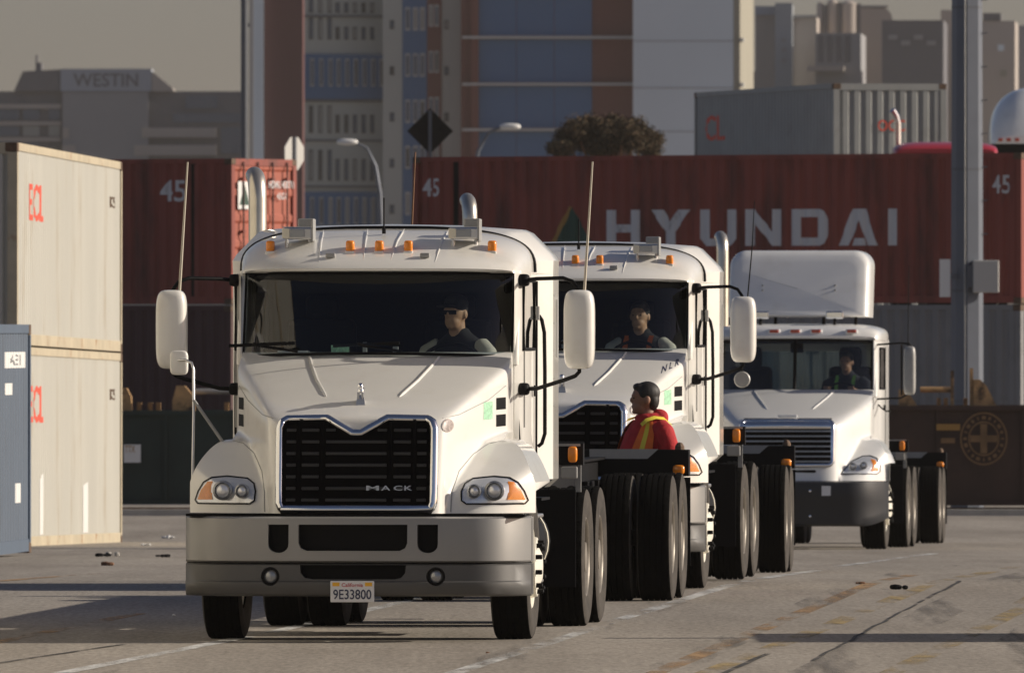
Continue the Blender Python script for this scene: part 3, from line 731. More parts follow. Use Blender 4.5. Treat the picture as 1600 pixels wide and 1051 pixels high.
    for sg, dx in ((-1, .06), (1, .06)):
        mb = MB(); mb.tube([(sg * 1.41 + (0 if sg < 0 else .09), .33, 2.46), (sg * 1.41 + (0 if sg < 0 else .09) + dx, .33, 3.40)], [.011, .006], 6); mb.build('whip_antenna', 'antenna', t)
    # exhaust stack
    pts = [(-1.08, 2.62, 1.0), (-1.08, 2.62, 3.16), (-1.083, 2.63, 3.23), (-1.09, 2.66, 3.28), (-1.102, 2.71, 3.315), (-1.12, 2.78, 3.33)]
    mb = MB(); mb.tube(pts, .066, 16); mb.build('exhaust_stack', 'exhaust', t, 50)
    # hood-mounted mirror on the kerb side
    e = part_empty('fender_mirror', t)
    mb = MB(); mb.sellip((-1.36, -.15, 1.965), (.066, .03, .088), .45, .45, 18, 12); mb.build('mirror_shell', 'white', e, 50)
    mb = MB(); mb.tube([(-1.37, -.17, 1.98), (-1.31, -.20, 1.985), (-1.265, -.21, 1.965), (-1.25, -.22, 1.92), (-1.245, -.25, 1.6), (-1.235, -.42, 1.14)], .010, 8); mb.build('mirror_pole', 'alu', e, 50)
    mb = MB(); mb.tube([(-1.245, -.25, 1.70), (-1.02, -.30, 1.385)], .012, 8); mb.sellip((-1.02, -.30, 1.385), (.05, .04, .02), 1, 1, 10, 6); mb.build('mirror_strut', 'gun', e, 50)
    # lower cab trim light and turn lamp by the deck
    for sg in (-1, 1): mirror(t, sg, 'white')
    frame_and_axles(t)
    return t, H

def make_columbia():
    t = thing('semi_truck', '', 'truck')
    H = Hood('columbia')
    put('hood', H.mesh(.84), t)
    for sg in (-1, 1):
        surf_tube(H, [(sg * .50, 1.95), (sg * .42, 1.86), (sg * .28, 1.72)], [.004] + [.012] * 11 + [.004], .002).build('hood_ridge', 'white2', t, 50)
        head_lamp(H, t, sg, 'columbia')
    e = part_empty('grille', t)
    P = rrect(-.56, .56, 1.03, 1.575, .06)
    b = MB(); cols = [-.54 + 1.08 * i / 30 for i in range(31)]
    b.grid([[(x, H.D(x, 1.04 + .44 * j / 10) - .012, 1.04 + .44 * j / 10) for x in cols] for j in range(11)]); b.build('grille_panel', 'grille', e, 50)
    surf_tube(H, P, .030, .022, True, 3, .026).build('grille_surround', 'chrome', e, 60)
    b = MB(); b.grid([[(x, H.D(x, 1.48 + .13 * j / 8) - .024 - .02 * math.sin(math.pi * j / 8), 1.48 + .13 * j / 8) for x in cols] for j in range(9)]); b.build('grille_crown', 'chrome', e, 50)
    for r in range(7):
        z = 1.45 - .062 * r; b = MB(); b.loft([[(x, H.D(x, z) - .034, z - .009), (x, H.D(x, z) - .034, z + .009), (x, H.D(x, z) - .018, z + .009), (x, H.D(x, z) - .018, z - .009)] for x in cols]); b.build('slat', 'slat_metal', e)
    b = MB(); y = H.D(0, 1.60); b.cbox(-.12, .12, y - .03, y + .03, 1.615, 1.65, .01); b.build('hood_handle', 'white2', t)
    surf_patch(H, rrect(-.36, .36, .94, .975, .015), .006, 3).build('lower_slot', 'black', t)
    # bumper
    def yb(x): return -1.34 + .10 * (abs(x) / 1.2) ** 2 + .45 * max(0, (abs(x) - .75) / .47) ** 2.4
    xs = [-1.225 + 2.45 * i / 40 for i in range(41)]
    prof = [(.835, .05), (.825, .005), (.77, 0), (.60, .0), (.57, .012), (.40, .012), (.31, .03), (.285, .07)]
    rings = [[(x, yb(x) + f, z + (.10 * max(0, (abs(x) - .9) / .32) ** 2 if z < .45 else 0)) for z, f in prof] + [(x, yb(x) + .12, z + (.10 * max(0, (abs(x) - .9) / .32) ** 2 if z < .45 else 0)) for z, f in reversed(prof)] for x in xs]
    b = part_empty('bumper', t)
    mb = MB(); mb.loft(rings); mb.build('bumper_shell', 'dark_bumper', b, 35)
    for sg in (-1, 1):
        mb = MB(); mb.grid([[(sg * 1.225, yb(1.225) + .02, z), (sg * 1.21, -.60, z)] for z in (.42, .83)]); mb.build('bumper_end', 'dark_bumper', b)
    for x in (.30, -.30):
        for z in (.72, .41): MB().lathe([(yb(x) + .01, .016), (yb(x) - .012, .016), (yb(x) - .016, .003)], 10, 'y', (x, 0, z)).build('bolt', 'chrome', b)
    MB().box(.44, .55, yb(.5) - .008, yb(.5) + .01, .66, .78).build('bumper_sticker', 'plate', b)
    # cab
    plan = [(.975, .50), (1.03, .66), (1.05, 1.38), (1.058, 1.50), (1.07, 1.9), (1.07, 2.0)]
    mb = MB()
    for sg in (-1, 1): side_wall(mb, plan, 1.1, 2.585, sg, (.66, 1.38, 1.98, 2.48))
    mb._add([(-1.07, 2.0, 1.1), (1.07, 2.0, 1.1), (1.07, 2.0, 1.9), (-1.07, 2.0, 1.9)], [(0, 1, 2, 3)])
    mb._add([(-1.07, 2.0, 2.45), (1.07, 2.0, 2.45), (1.07, 2.0, 2.585), (-1.07, 2.0, 2.585)], [(0, 1, 2, 3)])
    for sg in (-1, 1): mb._add([(sg * .62, 2.0, 1.9), (sg * 1.07, 2.0, 1.9), (sg * 1.07, 2.0, 2.45), (sg * .62, 2.0, 2.45)], [(0, 1, 2, 3)])
    mb._add([(-.975, .50, 1.1), (.975, .50, 1.1), (.975, .50, 1.92), (-.975, .50, 1.92)], [(0, 1, 2, 3)])
    mb.build('cab_body', 'white2', t, 25, weld=True)
    st = [(.42, .98, 2.60), (.40, .99, 2.63), (.43, 1.01, 2.69), (.52, 1.03, 2.745), (.8, 1.05, 2.775), (1.4, 1.065, 2.79), (1.9, 1.07, 2.79), (2.0, 1.06, 2.77)]
    rme, _ = roof_mesh(st, 2.575, 4.5, 28, .12, 'white2'); put('roof', rme, t)
    rows = windshield_rows(1.955, 2.575, .945, .33, .50, .18, .15)
    mb = MB(); mb.grid(rows); mb.build('windshield', 'windshield', t, 60)
    per = rows[0] + [r[-1] for r in rows[1:]] + rows[-1][::-1][1:] + [r[0] for r in rows[::-1][1:-1]]
    mb = MB(); mb.tube([(p[0], p[1] - .004, p[2]) for p in per], .014, 6, True); mb.build('windshield_seal', 'black', t)
    mb = MB(); mb.tube([(0, .325, 1.955), (0, .495, 2.575)], .022, 6); mb.build('windshield_divider', 'black', t)
    for sg in (-1, 1):
        a, bb = rows[0][-1], rows[-1][-1]
        mb = MB(); mb.tube([(sg * (a[0] + .03), a[1] + .02, a[2] - .06), (sg * (bb[0] + .03), bb[1] + .02, bb[2] + .01)], .04, 10); mb.build('windshield_pillar', 'white2', t, 50)
        mb = MB(); mb.grid([[(sg * 1.036, .66, 1.98), (sg * 1.054, 1.38, 1.98)], [(sg * 1.036, .66, 2.48), (sg * 1.054, 1.38, 2.48)]]); mb.build('side_window', 'sideglass', t)
        mb = MB(); mb.tube([(sg * 1.038, .66, 1.98), (sg * 1.056, 1.38, 1.98), (sg * 1.056, 1.38, 2.48), (sg * 1.038, .66, 2.48)], .014, 6, True); mb.build('window_seal', 'black', t)
        d = part_empty('door', t)
        mb = MB(); mb.tube([(sg * 1.062, 1.45, 1.15), (sg * 1.064, 1.45, 2.5)], .006, 6); mb.build('door_seam', 'gun', d)
        mb = MB(); mb.cbox(sg * 1.064 - .008, sg * 1.064 + .008, 1.24, 1.36, 1.72, 1.78, .004); mb.build('door_handle', 'black', d)
        mb = MB(); mb.tube([(sg * 1.02, .62, 1.78), (sg * 1.06, .6, 1.74), (sg * 1.12, .55, 1.70), (sg * 1.18, .5, 1.70)], .010, 6); mb.build('mirror_cable', 'black', t)
        mb = MB(); mb.box(sg * .99 - .012, sg * .99 + .012, .7, 1.9, 1.25, 1.95); mb.build('door_trim', 'interior', t)
    mb = MB(); mb.grid([[(-.62, 1.99, 1.9), (.62, 1.99, 1.9)], [(-.62, 1.99, 2.45), (.62, 1.99, 2.45)]]); mb.build('rear_window', 'rear_glass', t)
    mb = MB(); mb.box(-.94, .94, .62, 1.9, 2.545, 2.565); mb.build('headliner', 'interior', t)
    mb = MB(); mb.prism([(.42, 1.3), (.42, 1.92), (.50, 1.955), (.85, 1.9), (.95, 1.6), (.9, 1.3)], -.95, .95, 'x'); mb.build('dashboard', 'interior', t)
    mb = MB(); mb.cbox(-.06, .10, .47, .50, 2.42, 2.54, .01); mb.build('dash_camera', 'black', t)
    for sg in (-1, 1):
        mb = MB(); mb.cbox(sg * .62 - .27, sg * .62 + .27, 1.45, 1.6, 1.60, 2.26, .08); mb.cbox(sg * .62 - .14, sg * .62 + .14, 1.48, 1.58, 2.24, 2.50, .05); mb.cbox(sg * .6 - .25, sg * .6 + .25, 1.05, 1.55, 1.5, 1.64, .05); mb.build('seat', 'seat', t)
    rim = [(.55 + .23 * math.cos(a), .86 + .10 * math.sin(a), 1.88 + .17 * math.sin(a)) for a in [2 * math.pi * k / 24 for k in range(24)]]
    mb = MB(); mb.tube(rim, .014, 6, True); mb.tube([(.55, .86, 1.88), (.55, .75, 1.7)], .03, 6); mb.build('steering_wheel', 'black', t)
    for x in (-.70, -.26, 0, .26, .70):
        e = part_empty('marker_light', t)
        mb = MB(); mb.cbox(x - .075, x + .075, .415, .47, 2.655, 2.715, .015); mb.build('marker_base', 'white2', e)
        mb = MB(); mb.cbox(x - .055, x + .055, .40, .43, 2.665, 2.705, .01); mb.build('marker_lens', 'red_lens', e)
    # roof fairing
    mb = MB(); rings = []
    def fair(hw, z0, z1, r): return [(hw, z0), (hw, z0 + .02)] + arc((hw - r, z1 - r), r, 0, 90, 8) + arc((-hw + r, z1 - r), r, 90, 180, 8) + [(-hw, z0 + .02), (-hw, z0)]
    for (y, hw, z0, z1, r) in ((.985, .01, 3.2, 3.22, .005), (.985, .70, 2.95, 3.54, .12), (.99, .80, 2.89, 3.62, .15), (1.01, .845, 2.875, 3.67, .18), (1.06, .865, 2.868, 3.695, .20), (1.25, .88, 2.865, 3.70, .20), (1.75, .89, 2.865, 3.70, .20)):
        rings.append([(x, y + .42 * max(0, (z - 2.87) / .83) ** 1.2, z) for x, z in fair(hw, z0, z1, r)])
    # keep the lower corners tight
    mb.loft(rings); mb.build('roof_fairing', 'white2', t, 60)
    for x in (-.45, .45):
        for z in (3.2, 3.26): MB().lathe([(1.0 + .42 * ((z - 2.87) / .83) ** 1.2, .012), (.975 + .42 * ((z - 2.87) / .83) ** 1.2, .012)], 8, 'y', (x, 0, z)).build('fairing_bolt', 'gun', t)
    for x in (-.45, .47):
        e = part_empty('roof_lamp_box', t)
        mb = MB(); mb.cbox(x - .11, x + .11, .70, .84, 2.84, 2.94, .02); mb.build('box_housing', 'chrome', e)
        mb = MB(); mb.tube([(x, .77, 2.76), (x, .77, 2.85)], .02, 6); mb.build('box_leg', 'black', e)
    for x in (-.8, -.3, .3, .7):
        mb = MB(); mb.tube([(x, 1.3, 2.76), (x, 1.3, 2.90)], .02, 6); mb.build('fairing_strut', 'black', t)
    pts = [(-1.03, 2.35, 1.0), (-1.03, 2.35, 3.70), (-1.033, 2.36, 3.77), (-1.04, 2.39, 3.83), (-1.055, 2.45, 3.87), (-1.075, 2.53, 3.885)]
    mb = MB(); mb.tube(pts, .075, 16); mb.build('exhaust_stack', 'exhaust', t, 50)
    for sg in (-1, 1):
        e = part_empty('door_mirror', t); x = sg * 1.42; y = .40
        mb = MB(); mb.sellip((x, y, 2.20), (.075, .09, .30), .35, .5, 20, 14); mb.build('mirror_shell', 'gun', e, 50)
        mb = MB(); mb.tube([(sg * 1.0, .60, 2.52), (sg * 1.3, .48, 2.54), (x, y, 2.53), (x + sg * .03, y, 2.48)], .012, 6); mb.build('upper_arm', 'black', e)
        mb = MB(); mb.tube([(sg * 1.0, .60, 1.85), (sg * 1.3, .48, 1.86), (x, y, 1.92)], .012, 6); mb.build('lower_arm', 'black', e)
        mb = MB(); mb.tube([(x - sg * .10, y, 2.52), (x - sg * .10, y, 1.9)], .012, 6); mb.build('mirror_post', 'black', e)
    mb = MB(); mb.tube([(1.40, .4, 2.5), (1.41, .4, 3.5)], [.007, .004], 6); mb.build('whip_antenna', 'black', t)
    frame_and_axles(t, 4.3)
    return t, H

# ------------------------------------------------------------------ container chassis (bare skeletal trailer)
def make_chassis():
    t = thing('container_chassis', '', 'trailer')     # origin at its king pin on the ground, +y back
    L = 11.3
    for sg in (-1, 1):
        mb = MB(); x = sg * .44
        mb.box(x - .07, x + .07, -1.2, L, 1.13, 1.15); mb.box(x - .012, x + .012, -1.2, 1.2, .99, 1.13); mb.box(x - .012, x + .012, 1.2, L, .80, 1.13); mb.box(x - .07, x + .07, -1.2, 1.19, .97, .99); mb.box(x - .07, x + .07, 1.19, L, .78, .80); mb.build('main_rail', 'black_steel', t)
    mb = MB(); mb.box(-1.2, 1.2, -1.3, -1.15, 1.20, 1.36); mb.build('front_bolster', 'black_steel', t)
    mb = MB(); mb.box(.50, 1.18, -1.31, -1.302, 1.34, 1.358); mb.build('lit_bolster_strip', 'gun', t)
    mb = MB(); mb.box(-1.2, 1.2, L, L + .22, .99, 1.21); mb.build('rear_bolster', 'black_steel', t)
    mb = MB(); mb.prism([(.38, 1.135), (.86, 1.135), (.95, 1.215), (.38, 1.215)], L - .012, L - .003, 'y'); mb.build('lit_bolster_strip', 'gun', t)  # light grey painted in for a sunlit strip, slanted at its end
    for sg in (-1, 1):
        mb = MB(); mb.lathe([(1.21, .04), (1.235, .04), (1.265, .022), (1.27, .005)], 10, 'z', (sg * 1.12, L + .1, 0)); mb.build('twist_lock', 'cast', t)
        mb = MB(); mb.sellip((sg * 1.125, -1.335, 1.28), (.036, .03, .06), .5, .5, 14, 8); mb.build('marker_light', 'amber', t, 50)
        mb = MB(); mb.sellip((sg * 1.12, L - .03, 1.045), (.05, .03, .04), .6, .6, 14, 8); mb.build('marker_light', 'amber', t, 50)
        mb = MB(); mb.cbox(sg * 1.10 - .06, sg * 1.10 + .06, -1.33, -1.30, 1.10, 1.19, .01); mb.build('lamp_bracket', 'gun', t)
        mb = MB(); mb.box(sg * 1.15 - .02, sg * 1.15 + .02, -1.1, -1.06, 1.0, 1.2); mb.build('bolster_post', 'gun', t)
        mb = MB(); mb.box(sg * .5 - .05, sg * .5 + .05, 1.9, 2.0, .35, 1.0); mb.box(sg * .5 - .12, sg * .5 + .12, 1.83, 2.07, .33, .36); mb.build('landing_leg', 'black_steel', t)
        mb = MB(); mb.box(sg * .9 - .3, sg * .9 + .3, L + .24, L + .26, .25, .98); mb.build('mud_flap', 'black', t)
    for y in (.4, 1.9, 3.8, 5.7, 7.6):
        mb = MB(); mb.box(-.44, .44, y - .04, y + .04, 1.0, 1.12); mb.build('cross_member', 'black_steel', t)
    for y in (L - 1.85, L - .6):
        duals(t, y)
        mb = MB(); mb.lathe([(-1.0, .065), (1.0, .065)], 12, 'x', (0, y, .512)); mb.build('axle', 'black_steel', t, 40)
        for xx in (-.44, .44): MB().box(xx - .08, xx + .08, y - .4, y + .4, .6, .968).build('suspension', 'black_steel', t)
    return t

YAW = R(4.8)
def place(o, x, y, yaw=YAW, z=None):
    o.location = (x, y, ground_z(y) if z is None else z); o.rotation_euler = (0, 0, -yaw)
def at(x, y, yaw, lx, ly):
    c, s = math.cos(yaw), math.sin(yaw)
    return x + lx * c + ly * s, y - lx * s + ly * c

truck1, HM = make_mack()
truck1['label'] = 'foremost cream-white tractor truck with wide black grille and licence plate 9E33800'
truck1['group'] = 'cream-white tractor trucks in line'
place(truck1, -1.006, 103.0)
truck2 = copy_tree(truck1); truck2['label'] = 'cream-white tractor truck second in line, behind the person in red'
place(truck2, .49, 123.2)
# plate belongs to the first truck only
e = part_empty('licence_plate', truck1)
yp = -1.41
MB().cbox(-.155, .155, yp, yp + .012, .285, .435, .006).build('plate_board', 'plate', e)
MB().box(-.155, .155, yp + .012, yp + .06, .33, .43).build('plate_bracket', 'black', e)
lettering('plate_number', '9E33800', -.135, .135, .305, .375, lambda x, z: (x, yp - .002, z), 'plate_text', e)
lettering('plate_state', 'California', -.075, .075, .393, .420, lambda x, z: (x, yp - .002, z), 'plate_red', e)
for x in (-.115, .115): MB().box(x - .025, x + .025, yp - .002, yp, .398, .424).build('plate_sticker', 'sticker_y', e)
# the second truck carries a round convex mirror and hood lettering
x = 1.485; y = .33
e = part_empty('round_convex_mirror', truck2)
MB().lathe([(y - .02, .002), (y - .02, .062), (y - .005, .072), (y + .02, .065), (y + .03, .002)], 14, 'y', (x - .03, 0, 1.775)).build('mirror_disc', 'gun', e, 40)
MB().tube([(x - .03, y, 1.84), (x - .03, y, 1.93)], .008, 6).build('mirror_stem', 'black', e)
lettering('hood_lettering', 'N L R', .80, .93, 1.83, 1.89, lambda a, z: (a, HM.D(a, z + (a - .80) * .55) - .006, z + (a - .80) * .55), 'plate_text', truck2)
for o in truck2.children:
    if o.name.startswith('whip_antenna') and o.data.vertices[0].co.x > 0:
        o.data = MB().tube([(1.50, .33, 2.46), (1.54, .33, 2.9), (1.56, .33, 3.30)], [.006, .005, .003], 6).mesh('whip_antenna', 'black')
    elif o.name.startswith('whip_antenna'):
        o.data = MB().tube([(-1.41, .33, 2.46), (-1.35, .33, 3.72)], [.011, .006], 6).mesh('whip_antenna', 'rust')
truck3, HC = make_columbia()
truck3['label'] = 'white tractor truck with tall roof air deflector, last of the three in line'
place(truck3, 3.46, 178.0); truck3.rotation_euler[0] = -R(.5)

ch = make_chassis()
ch['group'] = 'bare container chassis behind the trucks'
KP = 5.15
for k, (tr, lab, yw) in enumerate(((truck1, 'bare black container chassis hitched to the foremost truck, beside the person in red', R(4.25)), (truck2, 'bare black container chassis hitched to the second truck in line', R(3.1)), (truck3, 'bare black container chassis hitched to the truck with the roof air deflector', R(3.9)))):
    o = ch if k == 0 else copy_tree(ch)
    o['label'] = lab
    X, Y = at(tr.location.x, tr.location.y, YAW, 0, KP if k < 2 else KP - .25); place(o, X, Y, yw, (0, 0, -.5)[k])
    if k == 2: o.rotation_euler[0] = -R(.55); o.location.z = ground_z(Y)
    if k == 1: o.rotation_euler[0] = -R(.55); o.location.z = ground_z(Y)

# ------------------------------------------------------------------ shipping containers
def corr_profile(L, pitch=.28, depth=.036, m0=.10):
    """break points (x, y) of a corrugated sheet from m0 to L-m0; y is how far it sits back"""
    n = max(1, int(round((L - 2 * m0) / pitch))); p = (L - 2 * m0) / n; out = []
    for i in range(n):
        a = m0 + i * p; out += [(a, depth), (a + .24 * p, depth), (a + .40 * p, 0), (a + .84 * p, 0)]
    out += [(L - m0, depth)]
    return out
def corr_y(prof, x):
    for (a, ya), (b, yb) in zip(prof, prof[1:]):
        if a <= x <= b: return ya + (yb - ya) * ((x - a) / max(1e-6, b - a))
    return 0.0
class Box:
    """a container: origin at a bottom corner, x along its length, y across, z up; y=0 is the side with the lettering"""
    def __init__(s, name, label, L, Hh, loc, rz, m, rail=None, end='door', pitch=.28, posts45=False, group=None, W=2.438, doorm=None, tilt=0, cat='container'):
        t = s.t = thing(name, label, cat, loc, rz, group); s.L, s.H, s.W = L, Hh, W
        if tilt: t.rotation_mode = 'XYZ'; t.rotation_euler = (0, tilt, rz)
        rail = rail or m
        s.pr = corr_profile(L, pitch)
        def sheet(nm, pts, f):
            mb = MB(); mb.grid([[f(a, d, z) for a, d in pts] for z in (.14, Hh - .10)]); return mb.build(nm, m, t)
        sheet('side_wall', s.pr, lambda a, d, z: (a, .015 + d, z)); sheet('side_wall', s.pr, lambda a, d, z: (a, W - .015 - d, z))
        s.pe = corr_profile(W, .25, .045)
        mb = MB(); mb.box(.03, L - .03, .03, W - .03, Hh - .06, Hh - .02); mb.build('roof_panel', m, t)
        mb = MB(); mb.box(.03, L - .03, .03, W - .03, .10, .15); mb.build('floor_frame', rail, t)
        for y0 in (0.0, W - .10):
            mb = MB(); mb.box(.16, L - .16, y0, y0 + .10, Hh - .10, Hh); mb.build('top_rail', rail, t)
            mb = MB(); mb.box(.16, L - .16, y0, y0 + .10, .02, .16); mb.build('bottom_rail', rail, t)
        xs = [0, L - .12] + ([.76, L - .76 - .12] if posts45 else [])
        for x in xs:
            for y0 in (0, W - .12):
                pro = .004
                mb = MB(); mb.box(x, x + .12, y0 - pro, y0 + .12 + pro, .12, Hh - .12); mb.build('corner_post', rail, t)
        if posts45:
            for x in (.76 + .12, L - .76 - .30):
                mb = MB(); mb.box(x, x + .20, .030, .075, .16, Hh - .10); mb.build('post_recess', 'black_steel', t)
        me = None
        for x in (-.004, L - .174):
            for y0 in (-.006, W - .156):
                for z in (0, Hh - .118):
                    if me is None: me = MB().cbox(0, .178, 0, .162, 0, .118, .01).mesh('corner_casting', 'cast')
                    put('corner_casting', me, t, (x, y0, z))
        for xe, sg in ((0, -1), (L, 1)):
            typ = end if sg > 0 else 'wall'
            mb = MB(); mb.box(xe - (.11 if sg > 0 else 0), xe + (0 if sg > 0 else .11), .12, W - .12, Hh - .14, Hh); mb.build('end_header', rail, t)
            mb = MB(); mb.box(xe - (.11 if sg > 0 else 0), xe + (0 if sg > 0 else .11), .12, W - .12, .02, .16); mb.build('end_sill', rail, t)
            if typ == 'wall':
                mb = MB(); mb.grid([[(xe - sg * (.01 + d), a, z) for a, d in s.pe] for z in (.15, Hh - .13)]); mb.build('end_wall', m, t)
            else:
                for k in (0, 1):
                    y0 = .125 + k * (W / 2 - .12); y1 = y0 + W / 2 - .13
                    d = part_empty('door', t)
                    rows = []; zz = [.17]; n = 5; hh = (Hh - .32) / n
                    for i in range(n):
                        z0 = .17 + i * hh; zz += [z0 + .10 * hh, z0 + .2 * hh, z0 + .8 * hh, z0 + .9 * hh]
                    zz.append(Hh - .15)
                    dep = [0] + [0, .03, .03, 0] * n + [0]
                    mb = MB(); mb.grid([[(xe - .02 - dd, a, z) for a in (y0, y1)] for z, dd in zip(zz, dep)]); mb.build('door_panel', doorm or m, d)
                    for fr in (.25, .75):
                        yy = y0 + (y1 - y0) * fr
                        mb = MB(); mb.tube([(xe + .03, yy, .08), (xe + .03, yy, Hh - .06)], .018, 8); rr = mb.build('locking_rod', 'maroon_box', d, 50)
                        for z in (.35, Hh * .5, Hh - .4):
                            mb = MB(); mb.box(xe - .02, xe + .055, yy - .04, yy + .04, z - .03, z + .03); mb.build('rod_bracket', rail, rr)
                        mb = MB(); mb.box(xe + .03, xe + .055, yy - .02, yy + .30, 1.1 + .1 * k, 1.14 + .1 * k); mb.build('door_handle', 'maroon_box', rr)
    def text(s, name, body, x0, x1, z0, z1, m, slices=True):
        """lettering painted on the lettered side, following the corrugation"""
        v, f = text_pts(body)
        bm = bmesh.new()
        vv = [bm.verts.new((x0 + a * (x1 - x0), 0, z0 + b * (z1 - z0))) for a, b in v]
        for q in f:
            try: bm.faces.new([vv[i] for i in q])
            except ValueError: pass
        return s.paint(name, bm, x0, x1, m)
    def paint(s, name, bm, x0, x1, m):
        for a, _ in s.pr:
            if x0 < a < x1: bmesh.ops.bisect_plane(bm, geom=bm.verts[:] + bm.edges[:] + bm.faces[:], plane_co=(a, 0, 0), plane_no=(1, 0, 0), dist=1e-5)
        for q in bm.verts: q.co.y = .015 + corr_y(s.pr, q.co.x) - .004
        me = bpy.data.meshes.new(name); bm.to_mesh(me); bm.free(); me.materials.append(M[m]); return put(name, me, s.t)
    def poly(s, name, pts, m):
        bm = bmesh.new(); bm.faces.new([bm.verts.new((a, 0, b)) for a, b in pts])
        return s.paint(name, bm, min(p[0] for p in pts), max(p[0] for p in pts), m)
    def end_text(s, name, body, y0, y1, z0, z1, m, off=.012):
        v, f = text_pts(body); me = bpy.data.meshes.new(name)
        me.from_pydata([(s.L + off, y0 + a * (y1 - y0), z0 + b * (z1 - z0)) for a, b in v], [], f); me.materials.append(M[m]); return put(name, me, s.t)

A = R(90 - 4.75)
tl = .11 / 12.19
low = Box('shipping_container', 'lower beige container standing on the ground behind the slate-blue one', 12.192, 2.59, (-6.31, 184, -.60), A, 'beige', 'beige_rust', 'wall', .21, group='beige stacked containers', tilt=tl)
up = Box('shipping_container', 'upper beige container with red letters stacked on the lower beige one', 12.192, 2.59, (-6.31, 184, 1.995), A, 'beige', 'beige_rust', 'wall', .21, group='beige stacked containers', tilt=tl)
for b in (low, up):
    b.text('lettering', 'ECL', 1.45, 3.1, 1.62, 2.10, 'letter_r')
    b.text('serial_text', 'K5', 10.9, 11.5, 1.95, 2.10, 'cast')
    MB().box(10, 12, -.002, .004, 0, .001)
low.poly('scuff', [(2.7, .18), (3.1, .18), (3.1, 1.0), (2.7, .9)], 'white_sign'); low.poly('scuff', [(7.6, .18), (8.2, .18), (8.2, .85), (7.6, .8)], 'white_sign')
blue = Box('shipping_container', 'slate-blue container with white label panels beside the beige stack', 12.192, 2.59, (-6.476, 151.85, -.33), A, 'blue_box', 'blue_box', 'wall', .25)
blue.poly('label_panel', [(9.9, 2.10), (11.75, 2.10), (11.75, 2.28), (9.9, 2.28)], 'white_sign')
blue.text('panel_text', 'ABI', 10.3, 11.3, 2.13, 2.25, 'blue_box')
blue.poly('label_panel', [(9.8, 1.80), (10.5, 1.80), (10.5, 1.93), (9.8, 1.93)], 'white_sign')
blue.poly('label_panel', [(10.9, .58), (11.3, .58), (11.3, .80), (10.9, .80)], 'white_sign')

A2 = -R(31)
c31, s31 = math.cos(R(31)), math.sin(R(31))
ox, oy = -5.57 - 13.716 * c31, 287 + 13.716 * s31
Box('shipping_container', 'dark maroon container beneath the red one marked 45, left of the trucks', 13.70, 2.74, (ox, oy, -.06), A2, 'maroon_box', 'maroon_box', 'wall')
rc = Box('shipping_container', 'red container with sunlit orange door end, stacked left of the trucks', 13.716, 2.90, (ox, oy, 2.70), A2, 'red_box', 'red_box', 'door', posts45=True, doorm='red_box2')
rc.text('lettering', '45', 12.0, 12.62, 2.05, 2.48, 'letter_w')
rc.text('serial_text', 'HDMU', 9.6, 10.35, 2.42, 2.58, 'letter_w'); rc.text('serial_text', '450711 8 1', 9.5, 10.9, 2.17, 2.33, 'letter_w'); rc.text('serial_text', '45 G1', 9.6, 10.4, 1.95, 2.08, 'letter_w')
for o in [o for o in rc.t.children_recursive if o.name.split('.')[0] in ('end_header', 'end_sill', 'corner_post') and True]:
    pass
mb = MB(); mb.box(13.722, 13.728, .22, .70, 1.9, 2.45); mb.build('logo_panel', 'white_sign', rc.t)
me = MB()._add([(13.733, .27, 1.98), (13.733, .65, 1.98), (13.733, .46, 2.38)], [(0, 1, 2)]).build('logo_triangle', 'green_logo', rc.t)
rc.end_text('serial_text', 'HDMU 450711', 1.30, 2.25, 2.32, 2.47, 'letter_w', .06); rc.end_text('serial_text', '45G1', 1.6, 1.95, 2.10, 2.23, 'letter_w', .06); rc.end_text('weight_text', 'MGW 32500', 1.45, 2.2, 1.15, 1.3, 'letter_w', .06)

hx, hy = -1.957, 284.8
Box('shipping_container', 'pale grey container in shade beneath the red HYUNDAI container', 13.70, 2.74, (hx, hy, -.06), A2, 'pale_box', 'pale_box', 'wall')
hc = Box('shipping_container', 'long red container with HYUNDAI in large pale letters', 13.716, 2.90, (hx, hy, 2.70), A2, 'red_box', 'red_box', 'door', posts45=True)
hc.text('lettering', '45', .22, .60, 2.12, 2.48, 'letter_w'); hc.text('lettering', '45', 13.05, 13.45, 2.12, 2.48, 'letter_w')
